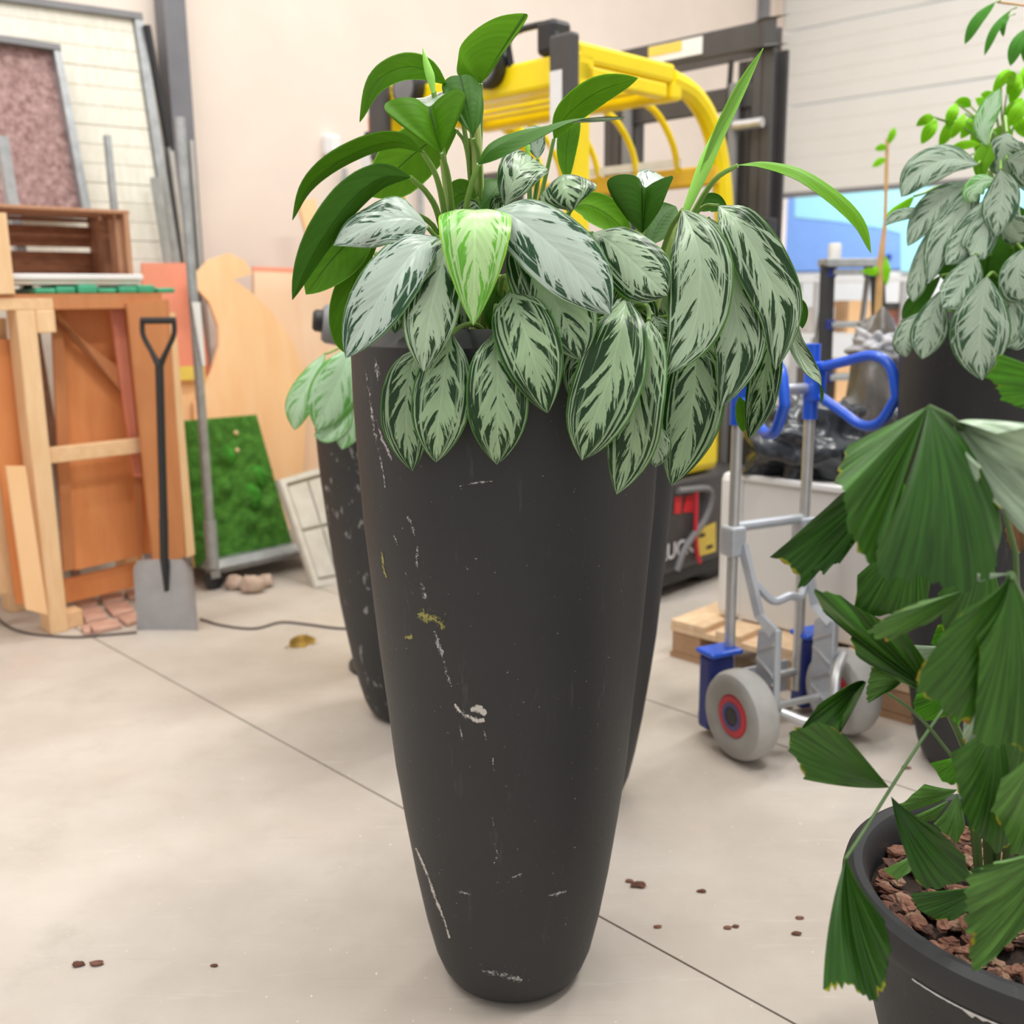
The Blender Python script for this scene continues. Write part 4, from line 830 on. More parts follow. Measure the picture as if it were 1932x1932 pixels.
fp('hood', fbox(MB(), .02, .98, .02, 1.08, .52, 1.0), 'yellow', bevel=.04)
fp('counterweight', fbox(MB(), -.16, .05, .03, 1.07, .14, .98), 'yellow', bevel=.05)
ch = fp('battery_side', fbox(MB(), -.1, 1.2, .0, 1.1, .12, .515), 'charcoal', bevel=.015)
fp('skirt', fbox(MB(), -.05, 1.18, .02, 1.08, .06, .12), 'black', bevel=.005)
seat = fp('seat', fbox(fbox(MB(), .12, .55, .3, .8, 1.0, 1.13), .08, .2, .3, .8, 1.1, 1.62), 'black', bevel=.05)
fp('headrest', fbox(MB(), .08, .16, .42, .68, 1.6, 1.78), 'charcoal', seat, bevel=.04)
fp('steering_column', MB().tube([fk(.92, .55, .95), fk(.78, .55, 1.35)], .03, 10), 'black', smooth=True)
fp('steering_wheel', MB().tube([fk(.76, .55, 1.36)+UB*(.16*math.cos(q*math.pi/12))+(UA*.7+V((0, 0, .7)))*(.16*math.sin(q*math.pi/12)) for q in range(24)], .014, 8, closed=True), 'black', smooth=True)
fp('dashboard', fbox(MB(), .88, 1.15, .1, 1.0, .9, 1.28), 'charcoal', bevel=.04)
for a, b, r in ((.2, .13, .2), (.2, .97, .2), (1.0, .13, .24), (1.0, .97, .24)):
    fp('wheel', MB().lathe(fk(a, b, r), [(.0, -.09), (r*.6, -.09), (r*.9, -.085), (r, -.06), (r, .06), (r*.9, .085), (r*.6, .09), (0, .09)], 28, axis=UB), 'black', smooth=True)
# rear lamps and beacon
for b, zz in ((.42, 2.13), (.88, 2.12)):
    lm = fp('work_lamp', MB().lathe(fk(-.05, b, zz), [(0, .10), (.05, .09), (.075, .04), (.08, -.01), (.072, -.03), (0, -.03)], 24, axis=UA), 'black', smooth=True)
    fp('lens', MB().lathe(fk(-.082, b, zz), [(0, -.004), (.06, 0), (.064, .01)], 24, axis=UA), 'grey', lm, smooth=True)
fp('lamp_bracket', MB().tube(spline([fk(-.02, .33, 2.12), fk(-.03, .33, 2.22), fk(-.02, .22, 2.24), fk(-.02, .12, 2.22), fk(-.02, .1, 2.12)], 12), .012, 8), 'black', smooth=True)
fp('control_box', fbox(MB(), -.04, .06, .10, .19, 2.13, 2.25), 'black', bevel=.02)
bc = fp('beacon', MB().lathe(fk(-.02, 1.13, 1.98), [(0, 0), (.04, 0), (.04, .05), (.032, .08), (0, .085)], 18), 'orange', smooth=True)
fp('beacon_base', fbox(MB(), -.06, .02, 1.09, 1.17, 1.93, 1.98), 'black', bc)
fp('side_label', fbox(MB(), -.07, -.03, 1.12, 1.19, 1.80, 1.93), 'white')
# mast
ma = 1.34
for b in (.06, .90):
    fp('mast_rail', fbox(fbox(fbox(MB(), ma-.07, ma+.07, b-.01, b+.01, .05, 2.34), ma-.07, ma-.05, b-.05, b+.05, .05, 2.34), ma+.05, ma+.07, b-.05, b+.05, .05, 2.34), 'charcoal', bevel=.004)
    s = 1 if b < .5 else -1
    fp('inner_rail', fbox(fbox(MB(), ma-.05, ma+.05, b+s*.10-.012, b+s*.10+.012, .08, 2.30), ma-.05, ma-.03, b+s*.10-.035, b+s*.10+.035, .08, 2.30), 'charcoal', bevel=.004)
    fp('lift_cylinder', MB().tube([fk(ma-.10, b+s*.12, .1), fk(ma-.10, b+s*.12, 2.2)], .026, 12), 'grey', smooth=True)
fp('tilt_clamp', MB().tube([fk(ma-.12, .02, 2.02), fk(ma-.12, .16, 2.02)], .022, 10), 'alu', smooth=True)
cb = fp('mast_crossbar', MB().prism([fk(ma-.09, -.02, 2.33)]+[fk(ma-.02+.09*math.cos(q), .0-.09*math.sin(q)+.02, 2.33) for q in [math.pi+.2, 4.0, 4.4, 4.8, 5.2, 5.6, 6.0]]+[fk(ma+.09, .98, 2.33), fk(ma-.09, .98, 2.33)], (0, 0, .115)), 'charcoal', bevel=.012)
fp('crossbar_label', fbox(MB(), ma-.096, ma-.0905, .36, .66, 2.355, 2.43), 'white', cb); fp('crossbar_label', fbox(MB(), ma-.098, ma-.0962, .47, .66, 2.385, 2.428), 'yellow_dull', cb)
fp('mast_crossbar', fbox(MB(), ma-.06, ma-.03, .05, .92, 2.1, 2.2), 'charcoal', bevel=.008); fp('mast_crossbar', fbox(MB(), ma-.06, ma-.03, .05, .92, 1.2, 1.3), 'charcoal', bevel=.008)
fp('mast_hose', MB().tube(spline([fk(ma-.1, .2, 2.3), fk(ma-.12, .22, 1.6), fk(ma-.12, .2, .6)], 10), .012, 8), 'black', smooth=True)
fp('bracket', fbox(MB(), ma-.12, ma-.02, -.02, .06, 1.48, 1.62), 'black', bevel=.01)
fp('guide_strip', fbox(MB(), ma-.11, ma-.09, -.01, .03, 1.25, 1.5), 'yellow_dull', bevel=.004)
fp('fork_carriage', fbox(MB(), ma+.07, ma+.12, .05, .95, .15, .55), 'charcoal', bevel=.01)
for b in (.25, .7): fp('fork', fbox(fbox(MB(), ma+.12, ma+.75, b, b+.1, .06, .095), ma+.12, ma+.16, b, b+.1, .06, .5), 'black')
# side panel marks (facing -UB side)
sidep = fk(0, -.003, 0); sn = -UB
def onside(px, py): return PL(px, py, sidep, sn)
for poly in ([(1273, 938), (1287, 936), (1284, 968), (1272, 970)], [(1294, 936), (1309, 933), (1309, 966), (1288, 967)]):
    fp('red_mark', MB().prism([onside(*q) for q in poly], -UB*.002), mat('red_print', (.72, .03, .04), .5), ch)
fp('warning_sticker', MB().prism([onside(*q) for q in [(1314, 1000), (1350, 985), (1350, 1040), (1312, 1052)]], -UB*.002), 'yellow_dull', ch)
for q in ([(1319, 1008), (1330, 1005), (1329, 1012), (1318, 1015)], [(1332, 1030), (1344, 1026), (1344, 1033), (1332, 1037)]): fp('sticker_print', MB().prism([onside(*x)-UB*.002 for x in q], -UB*.001), 'black', ch)
# lettering, drawn as text on the side plate
tcv = bpy.data.curves.new('lettering', 'FONT'); tcv.body = 'TRUCK'; tcv.size = 1.; tcv.extrude = .01; tcv.offset = .018; tcv.align_x = 'RIGHT'
to = bpy.data.objects.new('tmp', tcv); COL.objects.link(to); bpy.context.view_layer.update()
dg = bpy.context.evaluated_depsgraph_get(); tm = bpy.data.meshes.new_from_object(to.evaluated_get(dg)); bpy.data.objects.remove(to)
p_r = onside(1308, 1040); hh = (onside(1304, 1018)-onside(1304, 1046)).length/.70
mb = MB(); vs = [p_r+UA*(v.co.x*hh*1.0)+V((0, 0, v.co.y*hh))-UB*(.002+v.co.z*.05) for v in tm.vertices]
mb.add(vs, [tuple(p.vertices) for p in tm.polygons]); fp('lettering', mb, 'print', ch, label='white lettering on the dark side panel')
for pts, m, r in ([[(1306, 925), (1306, 960), (1305, 1000), (1308, 1040), (1313, 1060)], 'red', .010], [[(1272, 925), (1300, 922), (1330, 922), (1334, 945), (1322, 980), (1300, 1010), (1282, 1040), (1270, 1075)], 'grey', .014]):
    fp('hose', MB().tube(spline([onside(*q)-UB*.02 for q in pts], 18), r, 8), m, smooth=True)

# ------------------------------------------------------------------ hand truck
WL, WR = G(1396, 1428), G(1586, 1380); WL.z = WR.z = 0
hx = (WR-WL).normalized(); hn = V((hx.y, -hx.x, 0)); track = (WR-WL).length
ht = thing('hand_truck', 'aluminium hand truck with blue loop handles and grey red-hubbed wheels', 'hand truck', (WL+WR)/2)
def hp(x, n, z): return WL+hx*x+hn*n+V((0, 0, z))
RW = .13
for i, x in enumerate((0, track)):
    o = MB().lathe(hp(x, 0, RW), [(.062, -.032), (.075, -.040), (.10, -.044), (.120, -.036), (.1285, -.02), (.130, 0), (.1285, .02), (.120, .036), (.10, .044), (.075, .040), (.062, .032)], 40, axis=hx, closed=True)
    wh = obj('wheel', o, M['tyre'], ht, smooth=True)
    obj('red_rim', MB().lathe(hp(x, 0, RW), [(.040, -.036), (.058, -.036), (.063, -.030), (.063, .030), (.058, .036), (.040, .036)], 32, axis=hx, closed=True), M['red'], wh, smooth=True)
    obj('purple_ring', MB().lathe(hp(x, 0, RW), [(.028, -.037), (.041, -.0375), (.041, .0375), (.028, .037)], 32, axis=hx, closed=True), M['purple'], wh, smooth=True)
    obj('hub', MB().lathe(hp(x, 0, RW), [(0, -.034), (.022, -.036), (.030, -.034), (.030, .034), (0, .034)], 24, axis=hx), M['black'], wh, smooth=True)
obj('axle', MB().tube([hp(.03, 0, RW), hp(track-.03, 0, RW)], .011, 10), M['alu'], ht, smooth=True)
# posts: find their plane from the photograph, standing behind the axle
pn = -.17
def hplane(px, py, n): return PL(px, py, hp(0, n, 0), hn)
pl_ = hplane(1376, 1230, pn); xl = (pl_-WL).dot(hx); pr_ = hplane(1508, 1180, pn); xr = (pr_-WL).dot(hx)
zt = hplane(1545, 648, pn).z
for x in (xl, xr):
    ps = obj('post', MB().tube([hp(x, pn, .08), hp(x, pn, zt-.1)], .0165, 14), M['alu'], ht, smooth=True)
    obj('post_socket', MB().tube([hp(x, pn, zt-.22), hp(x, pn, zt)], .023, 12), M['blue'], ht, smooth=True)
    zc = hplane(1385, 1020, pn).z
    obj('clamp', MB().box(hp(x, pn, zc), hx*.026, hn*.03, (0, 0, .045)), M['cast'], ht, bevel=.008)
    # brace arm down to the axle
    s = 1 if x == xl else -1; xi = x+s*.03
    xb = (.085 if s > 0 else track-.085)
    arm = MB().tube([hp(x+s*.02, pn+.02, zc-.01), hp(xi*.5+xb*.5, pn*.35, zc-.20), hp(xb, .03, .36)], [.015, .014, .019], 4, sx=1.1, sy=1.3)
    obj('brace_arm', arm, M['cast'], ht)
    leg_ = MB().prism([hp(xb-.012, -.035, .36), hp(xb-.012, .045, .38), hp(xb-.012, .05, .12), hp(xb-.012, -.02, .08), hp(xb-.012, -.04, .12)], hx*.024)
    lg = obj('brace_leg', leg_, M['cast'], ht, bevel=.006)
    for k in range(4): obj('rib', MB().box(hp(xb-.014, .005, .14+.06*k), hx*.003, hn*.035+V((0, 0, .018 if k % 2 else -.018)), (0, 0, .004)), M['alu'], lg)
    xo = x-s*.045
    obj('wheel_guard', MB().prism([hp(xo-.045, pn-.03, .02), hp(xo+.045, pn-.03, .02), hp(xo+.045, pn-.03, .25), hp(xo-.045, pn-.03, .25)], hn*.06), M['navy'], ht, bevel=.012)
    obj('guard_cap', MB().prism([hp(xo-.052, pn-.04, .251), hp(xo+.065, pn-.04, .251), hp(xo+.065, pn-.04, .268), hp(xo-.052, pn-.04, .268)], hn*.085), M['blue'], ht, bevel=.008)
obj('crossbar', MB().tube([hp(xl-.01, pn, zc+.04), hp(xr+.01, pn, zc+.04)], .015, 10), M['cast'], ht, smooth=True)
obj('curved_tie', MB().tube(spline([hp(xl+.04, pn+.06, zc-.12), hp(xl*.7+xr*.3, pn+.09, zc-.17), hp((xl+xr)/2, pn+.1, zc-.16), hp(xl*.3+xr*.7, pn+.09, zc-.17), hp(xr-.04, pn+.06, zc-.12)], 16), .013, 8), M['cast'], ht, smooth=True)
obj('lower_tie', MB().tube([hp(xl, pn, .14), hp(xr, pn, .14)], .014, 8), M['alu'], ht, smooth=True)
obj('foot_lever', MB().tube(spline([hp(.09, .06, .14), hp(.15, .12, .12), hp(.20, .14, .15), hp(.25, .10, .24), hp(.32, .05, .27)], 14), .014, 10), M['alu'], ht, smooth=True)
obj('back_plate', MB().box(hp((xl+xr)/2, pn-.01, .13), hx*((xr-xl)/2-.03), hn*.004, (0, 0, .05)), M['cast'], ht)
obj('toe_plate', MB().box(hp((xl+xr)/2, pn-.075, .012), hx*((xr-xl)/2+.02), hn*.045, (0, 0, .006)), M['alu'], ht)
zh = hplane(1490, 735, pn).z
obj('handle_bar', MB().tube([hp(xl-.02, pn, zh), hp(xr+.02, pn, zh)], .0165, 12), M['alu'], ht, smooth=True)
for x in (xl, xr):
    z1, z2 = zt-.07, zh-.015; sd = -.30 if x == xl else .10
    def lp_(n, z): return hp(x+sd*n, pn+n, z)
    loop = spline([lp_(.02, z1), lp_(.12, z1+.025), lp_(.21, z1+.045), lp_(.27, z1+.02), lp_(.295, z1-.05), lp_(.29, z2-.0), lp_(.25, z2-.06), lp_(.19, z2-.075), lp_(.11, z2-.04), lp_(.02, z2)], 36)
    obj('loop_handle', MB().tube(loop, .0145, 12), M['blue'], ht, smooth=True)
    obj('handle_bracket', MB().box(hp(x, pn+.018, (z1+z2)/2), hx*.022, hn*.022, (0, 0, (z1-z2)/2+.02)), M['blue'], ht, bevel=.006)

# ------------------------------------------------------------------ pallet, white box, bags
pd_ = -UB; p0 = G(1264, 1238); pw, pdp = .90, 1.15
pal = thing('pallet', 'light wooden pallet under the white box', 'pallet', p0+pd_*(pw/2)+UA*(pdp/2))
def pp(s, t_, z): return p0+pd_*s+UA*t_+V((0, 0, z))
def pbox(mb, s0, s1, t0, t1, z0, z1): return mb.box(pp((s0+s1)/2, (t0+t1)/2, (z0+z1)/2), pd_*((s1-s0)/2), UA*((t1-t0)/2), V((0, 0, (z1-z0)/2)))
for s0, s1 in ((0, .13), (.385, .515), (.77, .9)):
    obj('bottom_board', pbox(MB(), s0, s1, 0, pdp, 0, .02), M['pallet_d'], pal)
    for t0 in (0, .5, 1.0): obj('block', pbox(MB(), s0+.005, s1-.005, t0+.004, t0+.13, .02, .10), M['pallet_d'], pal, bevel=.004)
for t0 in (0, .5, 1.0): obj('stringer', pbox(MB(), 0, .9, t0, t0+.14, .10, .12), M['pallet'], pal)
for s0, s1 in ((0, .145), (.19, .29), (.36, .54), (.61, .71), (.755, .9)): obj('deck_board', pbox(MB(), s0, s1, 0, pdp, .12, .142), M['pallet'], pal, bevel=.003)
zt_ = .143
w0 = G(1352, 1160, zt_); w0 = V((w0.x, w0.y, 0))
def wp(s, t_, z): return w0+pd_*s+UA*t_+V((0, 0, z))
htop = PL(1400, 893, w0, UA).z
wb = thing('white_box', 'large white rectangular box standing on the pallet', 'box', wp(.35, .2, zt_))
wlen = (PL(1640, 1218, w0, UA)-w0).dot(pd_)
obj('panel', MB().box(wp(wlen/2+.05, .17, (zt_+htop)/2), pd_*(wlen/2-.03), UA*.17, V((0, 0, (htop-zt_)/2-.004))), M['offwhite'], wb, bevel=.008)
obj('corner_post', MB().box(wp(.05, .02, (zt_+htop)/2), pd_*.05, UA*.035, V((0, 0, (htop-zt_)/2))), M['white'], wb, bevel=.03)
obj('rim', MB().box(wp(wlen/2+.05, .0, htop-.012), pd_*(wlen/2-.03), UA*.012, V((0, 0, .012))), M['white'], wb, bevel=.006)
def bag(name, c, rad, m, label, seed, amp=.3, fl=None):
    mb = MB().blob(c, rad, amp, 2.6, seed, 44, 28, fl=fl); cc = V(c)
    out = []
    for v in mb.v:
        d = (v-cc); q = d.normalized(); k = mnoise.turbulence(q*3.4+V((seed, 2, 5)), 4, False); out.append(v+d*(.16*(k-.5)) if not (fl is not None and v.z <= fl+1e-4) else v)
    mb.v = out
    o = obj(name, mb, M[m], None, smooth=True, sharp=None, loc=(c[0], c[1], c[2]-rad[2] if fl is None else fl)); return tag(o, label, 'bag')
c = wp(.26, .16, htop); bag('bin_bag', (c.x, c.y, htop+.10), (.24, .19, .17), 'bag', 'shiny black plastic bag slumped on the left end of the white box', 2, fl=htop+.001)
c = wp(.66, .22, htop); bag('bin_bag', (c.x, c.y, htop+.10), (.22, .19, .20), 'bag', 'crumpled black plastic bag on the right end of the white box', 5, fl=htop+.001)
c = P(1655, 760, 3.86); bag('tall_sack', (c.x, c.y, .66), (.16, .16, .56), 'bag_g', 'tall grey-brown sack standing behind the blue loop handle', 9, .2, fl=.144)
c = P(1662, 640, 3.84); o = bag('plastic_sheet', (c.x, c.y, c.z-.03), (.10, .12, .07), 'bag_top', 'crumpled pale grey plastic sheet on top of the tall sack', 4, .4)
o['category'] = 'sheet'
# ------------------------------------------------------------------ ladder and rack
lp = P(1605, 560, 4.6); lp.z = 0
t = thing('step_ladder', 'black and blue step ladder with grey treads beyond the hand truck', 'ladder', lp)
ld_ = V((1, .12, 0)).normalized(); hl = (P(1655, 560, 4.6)-P(1558, 560, 4.6)).length/2; ztop = P(1600, 500, 4.6).z
for s in (-1, 1):
    obj('rail', MB().tube([lp+ld_*(s*(hl+.05))-V((0, .25, 0)), lp+ld_*(s*hl)+V((0, 0, ztop))], .022, 4, sx=1.5, sy=.8), M['black'], t)
    obj('rear_rail', MB().tube([lp+ld_*(s*(hl+.03))+V((0, .45, 0)), lp+ld_*(s*(hl-.02))+V((0, .05, ztop-.03))], .014, 6), M['alu'], t)
    obj('foot', MB().box(lp+ld_*(s*(hl+.05))-V((0, .25, 0))+V((0, 0, .02)), ld_*.03, V((0, .03, 0)), (0, 0, .02)), M['navy'], t)
for k in range(6):
    f_ = (ztop-.03-.225*k)/ztop
    if f_ < .05: break
    w_ = hl+.05*(1-f_); z = ztop*f_; y = -.25*(1-f_)
    tr = obj('tread', MB().box(lp+V((0, y+.03, z)), ld_*(w_-.02), V((0, .06, 0)), (0, 0, .012)), M['galv'], t, bevel=.004)
    for s in (-1, 1): obj('tread_end', MB().box(lp+V((0, y+.03, z))+ld_*(s*(w_-.015)), ld_*.022, V((0, .05, 0)), (0, 0, .022)), M['navy'], tr, bevel=.004)
obj('top_cap', MB().box(lp+V((0, .02, ztop+.01)), ld_*(hl+.02), V((0, .07, 0)), (0, 0, .018)), M['galv'], t, bevel=.006)
kp = P(1577, 485, 4.6)
tag(obj('paint_tin', MB().lathe((kp.x, lp.y+.02, ztop+.028), [(0, 0), (.028, 0), (.028, .06), (.024, .066), (0, .066)], 18), M['offwhite'], None, smooth=True, loc=(kp.x, lp.y+.02, ztop+.028)), 'small pale tin on top of the step ladder', 'tin')
rk = P(1520, 600, 5.95); rk.z = 0
t = thing('metal_rack', 'pale metal shelving rack behind the hand truck handles', 'rack', rk)
for x in (-.06, .06, .55):
    for y in (0, .4): obj('upright', MB().abox((rk.x+x-.018, rk.y+y-.018, 0), (rk.x+x+.018, rk.y+y+.018, 1.38)), M['alu'], t)
for z in (.2, .65, 1.05, 1.36): obj('shelf', MB().abox((rk.x-.08, rk.y-.02, z-.012), (rk.x+.57, rk.y+.42, z+.012)), M['white'], t)
for i, (x, z, s, m, lb) in enumerate([(.02, .662, .16, 'charcoal', 'dark grey carton on the middle rack shelf'), (.2, .662, .2, 'ply_peach', 'peach cardboard carton on the middle rack shelf'), (.25, 1.062, .15, 'ply_peach', 'peach cardboard carton on the upper rack shelf'), (.05, 1.062, .12, 'white', 'white carton on the upper rack shelf')]):
    tag(obj('carton', MB().abox((rk.x+x, rk.y+.02, z+.001), (rk.x+x+s, rk.y+.3, z+s*1.2)), M[m], None, bevel=.004, loc=(rk.x+x, rk.y, z)), lb, 'carton', 'cartons on the metal rack')

tp = V((rk.x+.50, rk.y+.1, 1.0625+.09))
t = thing('terracotta_pot', 'small terracotta pot with dark rim on the rack shelf behind the tall sack', 'pot', (tp.x, tp.y, tp.z-.09))
obj('body', MB().lathe((tp.x, tp.y, tp.z-.09), [(0, 0), (.05, 0), (.075, .13), (.068, .13), (0, .12)], 24), M['terracotta'], t, smooth=True)
obj('rim', MB().lathe((tp.x, tp.y, tp.z-.09), [(.07, .13), (.084, .13), (.084, .165), (.07, .165)], 24, closed=True), M['charcoal'], t, smooth=True)

# ------------------------------------------------------------------ blue truck outside the open door
tk = doorp(0, 0, -2.4)
def tkp(s, z, out=0.): return tk+wd_*s-door_n*out+V((0, 0, z))
trk = thing('delivery_truck', 'blue box truck standing outside under the raised door', 'truck', tkp(2.5, 0, 1))
tn = door_n
zA = PL(1560, 512, tk, tn).z; zB = PL(1560, 362, tk, tn).z+.35
obj('cargo_box', MB().prism([tkp(-3.2, zA), tkp(5.5, zA), tkp(5.5, zB), tkp(-3.2, zB)], -tn*2.2), M['truck_blue'], trk, bevel=.02)
poly = [(1500, 410), (1580, 418), (1660, 430), (1700, 440), (1700, 512), (1932, 512), (1932, 300), (1500, 300)]
pts = [PL(a, b, tk+tn*.004, tn) for a, b in poly]
pts = [V((q.x, q.y, min(q.z, zB))) for q in pts]
obj('cyan_stripe', MB().prism(pts, tn*.006), M['truck_cyan'], trk)
obj('side_skirt', MB().prism([tkp(-3.2, .45, .02), tkp(5.5, .45, .02), tkp(5.5, zA-.01, .02), tkp(-3.2, zA-.01, .02)], -tn*2.0), M['white'], trk, bevel=.01)
for s in (-.4, 3.6):
    obj('wheel', MB().lathe(tkp(s, .45, .16), [(0, -.12), (.26, -.12), (.42, -.11), (.45, -.08), (.45, .08), (.42, .11), (0, .12)], 28, axis=tn), M['black'], trk, smooth=True)
for k, s_ in enumerate((.9, 3.4)):  # unseen lamps added beyond the door to brighten the truck side
    q = doorp(s_, 4.2, -.45)
    fl_ = thing('yard_lamp', ['grey yard lamp outside the door on the forklift side', 'grey yard lamp outside the door on the planter side'][k], 'lamp', q, 'yard lamps')
    obj('housing', MB().box(q, wd_*.3, door_n*.1, (0, 0, .06)), M['grey'], fl_, bevel=.01); obj('bracket', MB().box(q+door_n*.17+V((0, 0, .03)), wd_*.04, door_n*.08, (0, 0, .02)), M['grey'], fl_)
    la = bpy.data.lights.new('yard_light', 'AREA'); la.shape = 'RECTANGLE'; la.size = .5; la.size_y = .16; la.energy = 130; la.color = (.95, .98, 1)
    lo = bpy.data.objects.new('yard_light', la); COL.objects.link(lo); lo.parent = fl_; lo.location = (0, 0, -.07)
    lo.rotation_euler = (-door_n+V((0, 0, -1.0))).to_track_quat('-Z', 'Y').to_euler()
obj('lock_box', MB().prism([PL(a, b, tk+tn*.004, tn) for a, b in [(1674, 480), (1682, 480), (1682, 488), (1674, 488)]], tn*.03), M['navy'], trk)

# ------------------------------------------------------------------ left side: rack, crate, boards
def ply(name, poly, p0_, n, th, m, label, cat, group=None, bevel=.0):
    pts = [PL(a, b, p0_, n) for a, b in poly]; nn = V(n).normalized()
    if nn.dot(CAM-p0_) < 0: nn = -nn
    c = sum(pts, V())/len(pts); zmin = min(q.z for q in pts)
    o = obj(name, MB().prism(pts, -nn*th), M[m] if isinstance(m, str) else m, None, loc=(c.x, c.y, max(0, zmin)), bevel=bevel)
    return tag(o, label, cat, group)
def lean(n, deg):
    """tilt a horizontal facing normal upward (board leaning back)"""
    n = V(n); return (n*math.cos(math.radians(deg))+V((0, 0, math.sin(math.radians(deg))))).normalized()
W0 = G(130, 1190); W0.z = 0                      # foot of the front post
# wooden rack
rkz = PL(60, 562, W0, wall_n).z
rack = thing('timber_rack', 'pine timber rack stacked with plywood sheets, at the left edge', 'rack', W0)
pL = PL(81, 1155, W0, wall_n); wpost = max(.07, (PL(63, 567, W0, wall_n)-PL(14, 567, W0, wall_n)).length)
def rkp(a, b, z): return W0+UA*a+UB*b+V((0, 0, z))
def rbox(mb, a0, a1, b0, b1, z0, z1): return mb.box(rkp((a0+a1)/2, (b0+b1)/2, (z0+z1)/2), UA*((a1-a0)/2), UB*((b1-b0)/2), V((0, 0, (z1-z0)/2)))
RL = .44
for a in (-.07, RL):
    obj('post', rbox(MB(), a, a+.07, 0, .10, 0, rkz-.045), M['pine'], rack, bevel=.004)
obj('post', rbox(MB(), -.07, .0, .42, .52, 0, rkz-.045), M['pine'], rack, bevel=.004)
obj('post', rbox(MB(), RL, RL+.07, .42, .52, 0, rkz-.045), M['pine'], rack, bevel=.004)
zc = PL(180, 852, rkp(0, 0, 0), wall_n).z
obj('rail', rbox(MB(), .0, RL, .02, .06, zc-.03, zc+.03), M['pine_h'], rack, bevel=.003)
obj('foot_block', rbox(MB(), .0, .07, .02, .09, 0, .07), M['pine_h'], rack, bevel=.004)
obj('top_rail', rbox(MB(), -.9, .07, .0, .045, rkz-.045, rkz), M['pine_h'], rack, bevel=.003)
obj('top_rail', rbox(MB(), .07, RL+.07, .0, .03, rkz-.045, rkz), M['ply_dark'], rack, bevel=.003)
obj('top_rail', rbox(MB(), -.9, RL+.07, .475, .52, rkz-.045, rkz), M['pine_h'], rack, bevel=.003)
obj('top_board', rbox(MB(), -.9, RL+.07, .0, .52, rkz, rkz+.014), M['ply_dark'], rack)
obj('corner_block', rbox(MB(), .0, .07, -.004, .05, rkz-.13, rkz-.046), M['pine'], rack, bevel=.004)
obj('side_board', rbox(MB(), -.9, -.85, 0, .5, 0, rkz-.045), M['pine'], rack)
# sheets inside the rack (each lying in its own slot)
def slot(b): return rkp(0, b, 0)
ply('plywood_sheet', [(100, 585), (290, 575), (300, 1040), (142, 1076)], slot(.16), wall_n, .016, 'ply', 'orange plywood sheet set behind the pine rail of the rack', 'board', 'boards in the timber rack')
ply('plywood_strip', [(98, 600), (118, 600), (140, 1074), (120, 1078)], slot(.13), wall_n, .014, 'ply_dark', 'narrow brown strip beside the pine post of the rack', 'board', 'boards in the timber rack')
ply('plywood_offcut', [(92, 590), (112, 590), (245, 760), (262, 1060), (268, 1060), (268, 790), (232, 700)], slot(.105), wall_n, .012, 'ply_dark', 'brown slanting offcut inside the rack', 'board', 'boards in the timber rack')
ply('salmon_batten', [(208, 572), (232, 572), (268, 900), (255, 900)], slot(.08), wall_n, .018, 'salmon', 'salmon batten standing inside the rack', 'board', 'boards in the timber rack')
ply('brown_board', [(240, 572), (318, 565), (350, 1050), (290, 1062)], slot(-.02)+UA*.1, wall_n, .018, 'ply_dark', 'tall brown plywood board behind the shovel', 'board', 'boards in the timber rack')
ply('pine_batten', [(318, 590), (330, 590), (368, 1046), (352, 1052)], slot(-.01)+UA*.1, wall_n, .02, 'pine', 'thin pine batten leaning between shovel and moss panel', 'board')
ply('bottom_board', [(118, 1095), (285, 1055), (285, 1100), (125, 1138)], slot(.2), wall_n, .02, 'ply', 'low orange board at the back of the rack above the paving stones', 'board', 'boards in the timber rack')
ply('leaning_board', [(-30, 640), (40, 640), (78, 1140), (32, 1140)], rkp(-.2, .12, 0), wall_n, .02, 'ply', 'orange board at the far left edge behind the pine post', 'board', 'boards in the timber rack')
ply('leaning_board', [(12, 880), (48, 880), (90, 1160), (50, 1150)], rkp(-.14, -.035, 0), wall_n, .016, 'ply_peach', 'short peach board in front of the leftmost boards', 'board', 'boards in the timber rack')
ply('leaning_board', [(-40, 600), (12, 600), (40, 1120), (-20, 1120)], rkp(-.3, .16, 0), wall_n, .02, 'pine', 'pale pine board cut by the left edge of the picture', 'board', 'boards in the timber rack')
# things on the rack
zt0 = rkz+.015
def trap(name, a0, a1, b0, b1, z0, z1, m, label, cat, **k):
    return tag(obj(name, rbox(MB(), a0, a1, b0, b1, z0, z1), M[m], None, loc=rkp((a0+a1)/2, (b0+b1)/2, z0), **k), label, cat)
mesh = thing('green_mesh_panel', 'bright green plastic panel sticking out under the white tray', 'panel', rkp(.3, .2, zt0))
aR = (PL(332, 552, rkp(0, .02, 0), wall_n)-rkp(0, .02, 0)).dot(UA); aL = (PL(60, 552, rkp(0, .05, 0), wall_n)-rkp(0, .05, 0)).dot(UA)
for k in range(7):
    a0 = aL+(aR-aL)*k/7; obj('segment', rbox(MB(), a0+.003, aL+(aR-aL)*(k+1)/7-.003, .02+.01*(k % 2), .40, zt0, zt0+.020+.006*(k % 3)), M['green_lid'], mesh, bevel=.006)
zt1 = zt0+.034
aR2 = (PL(272, 540, rkp(0, .03, 0), wall_n)-rkp(0, .03, 0)).dot(UA)
tr = thing('white_tray', 'shallow white tray under the brown crate', 'tray', rkp(0, .2, zt1))
obj('base', rbox(MB(), aL-.6, aR2-.01, .04, .42, zt1, zt1+.018), M['slab'], tr, bevel=.004)
obj('rim', rbox(MB(), aL-.6, aR2, .03, .05, zt1+.018, zt1+.04), M['white'], tr, bevel=.004)
obj('rim', rbox(MB(), aR2-.02, aR2, .05, .43, zt1+.018, zt1+.04), M['white'], tr, bevel=.004)
zt2 = zt1+.0185
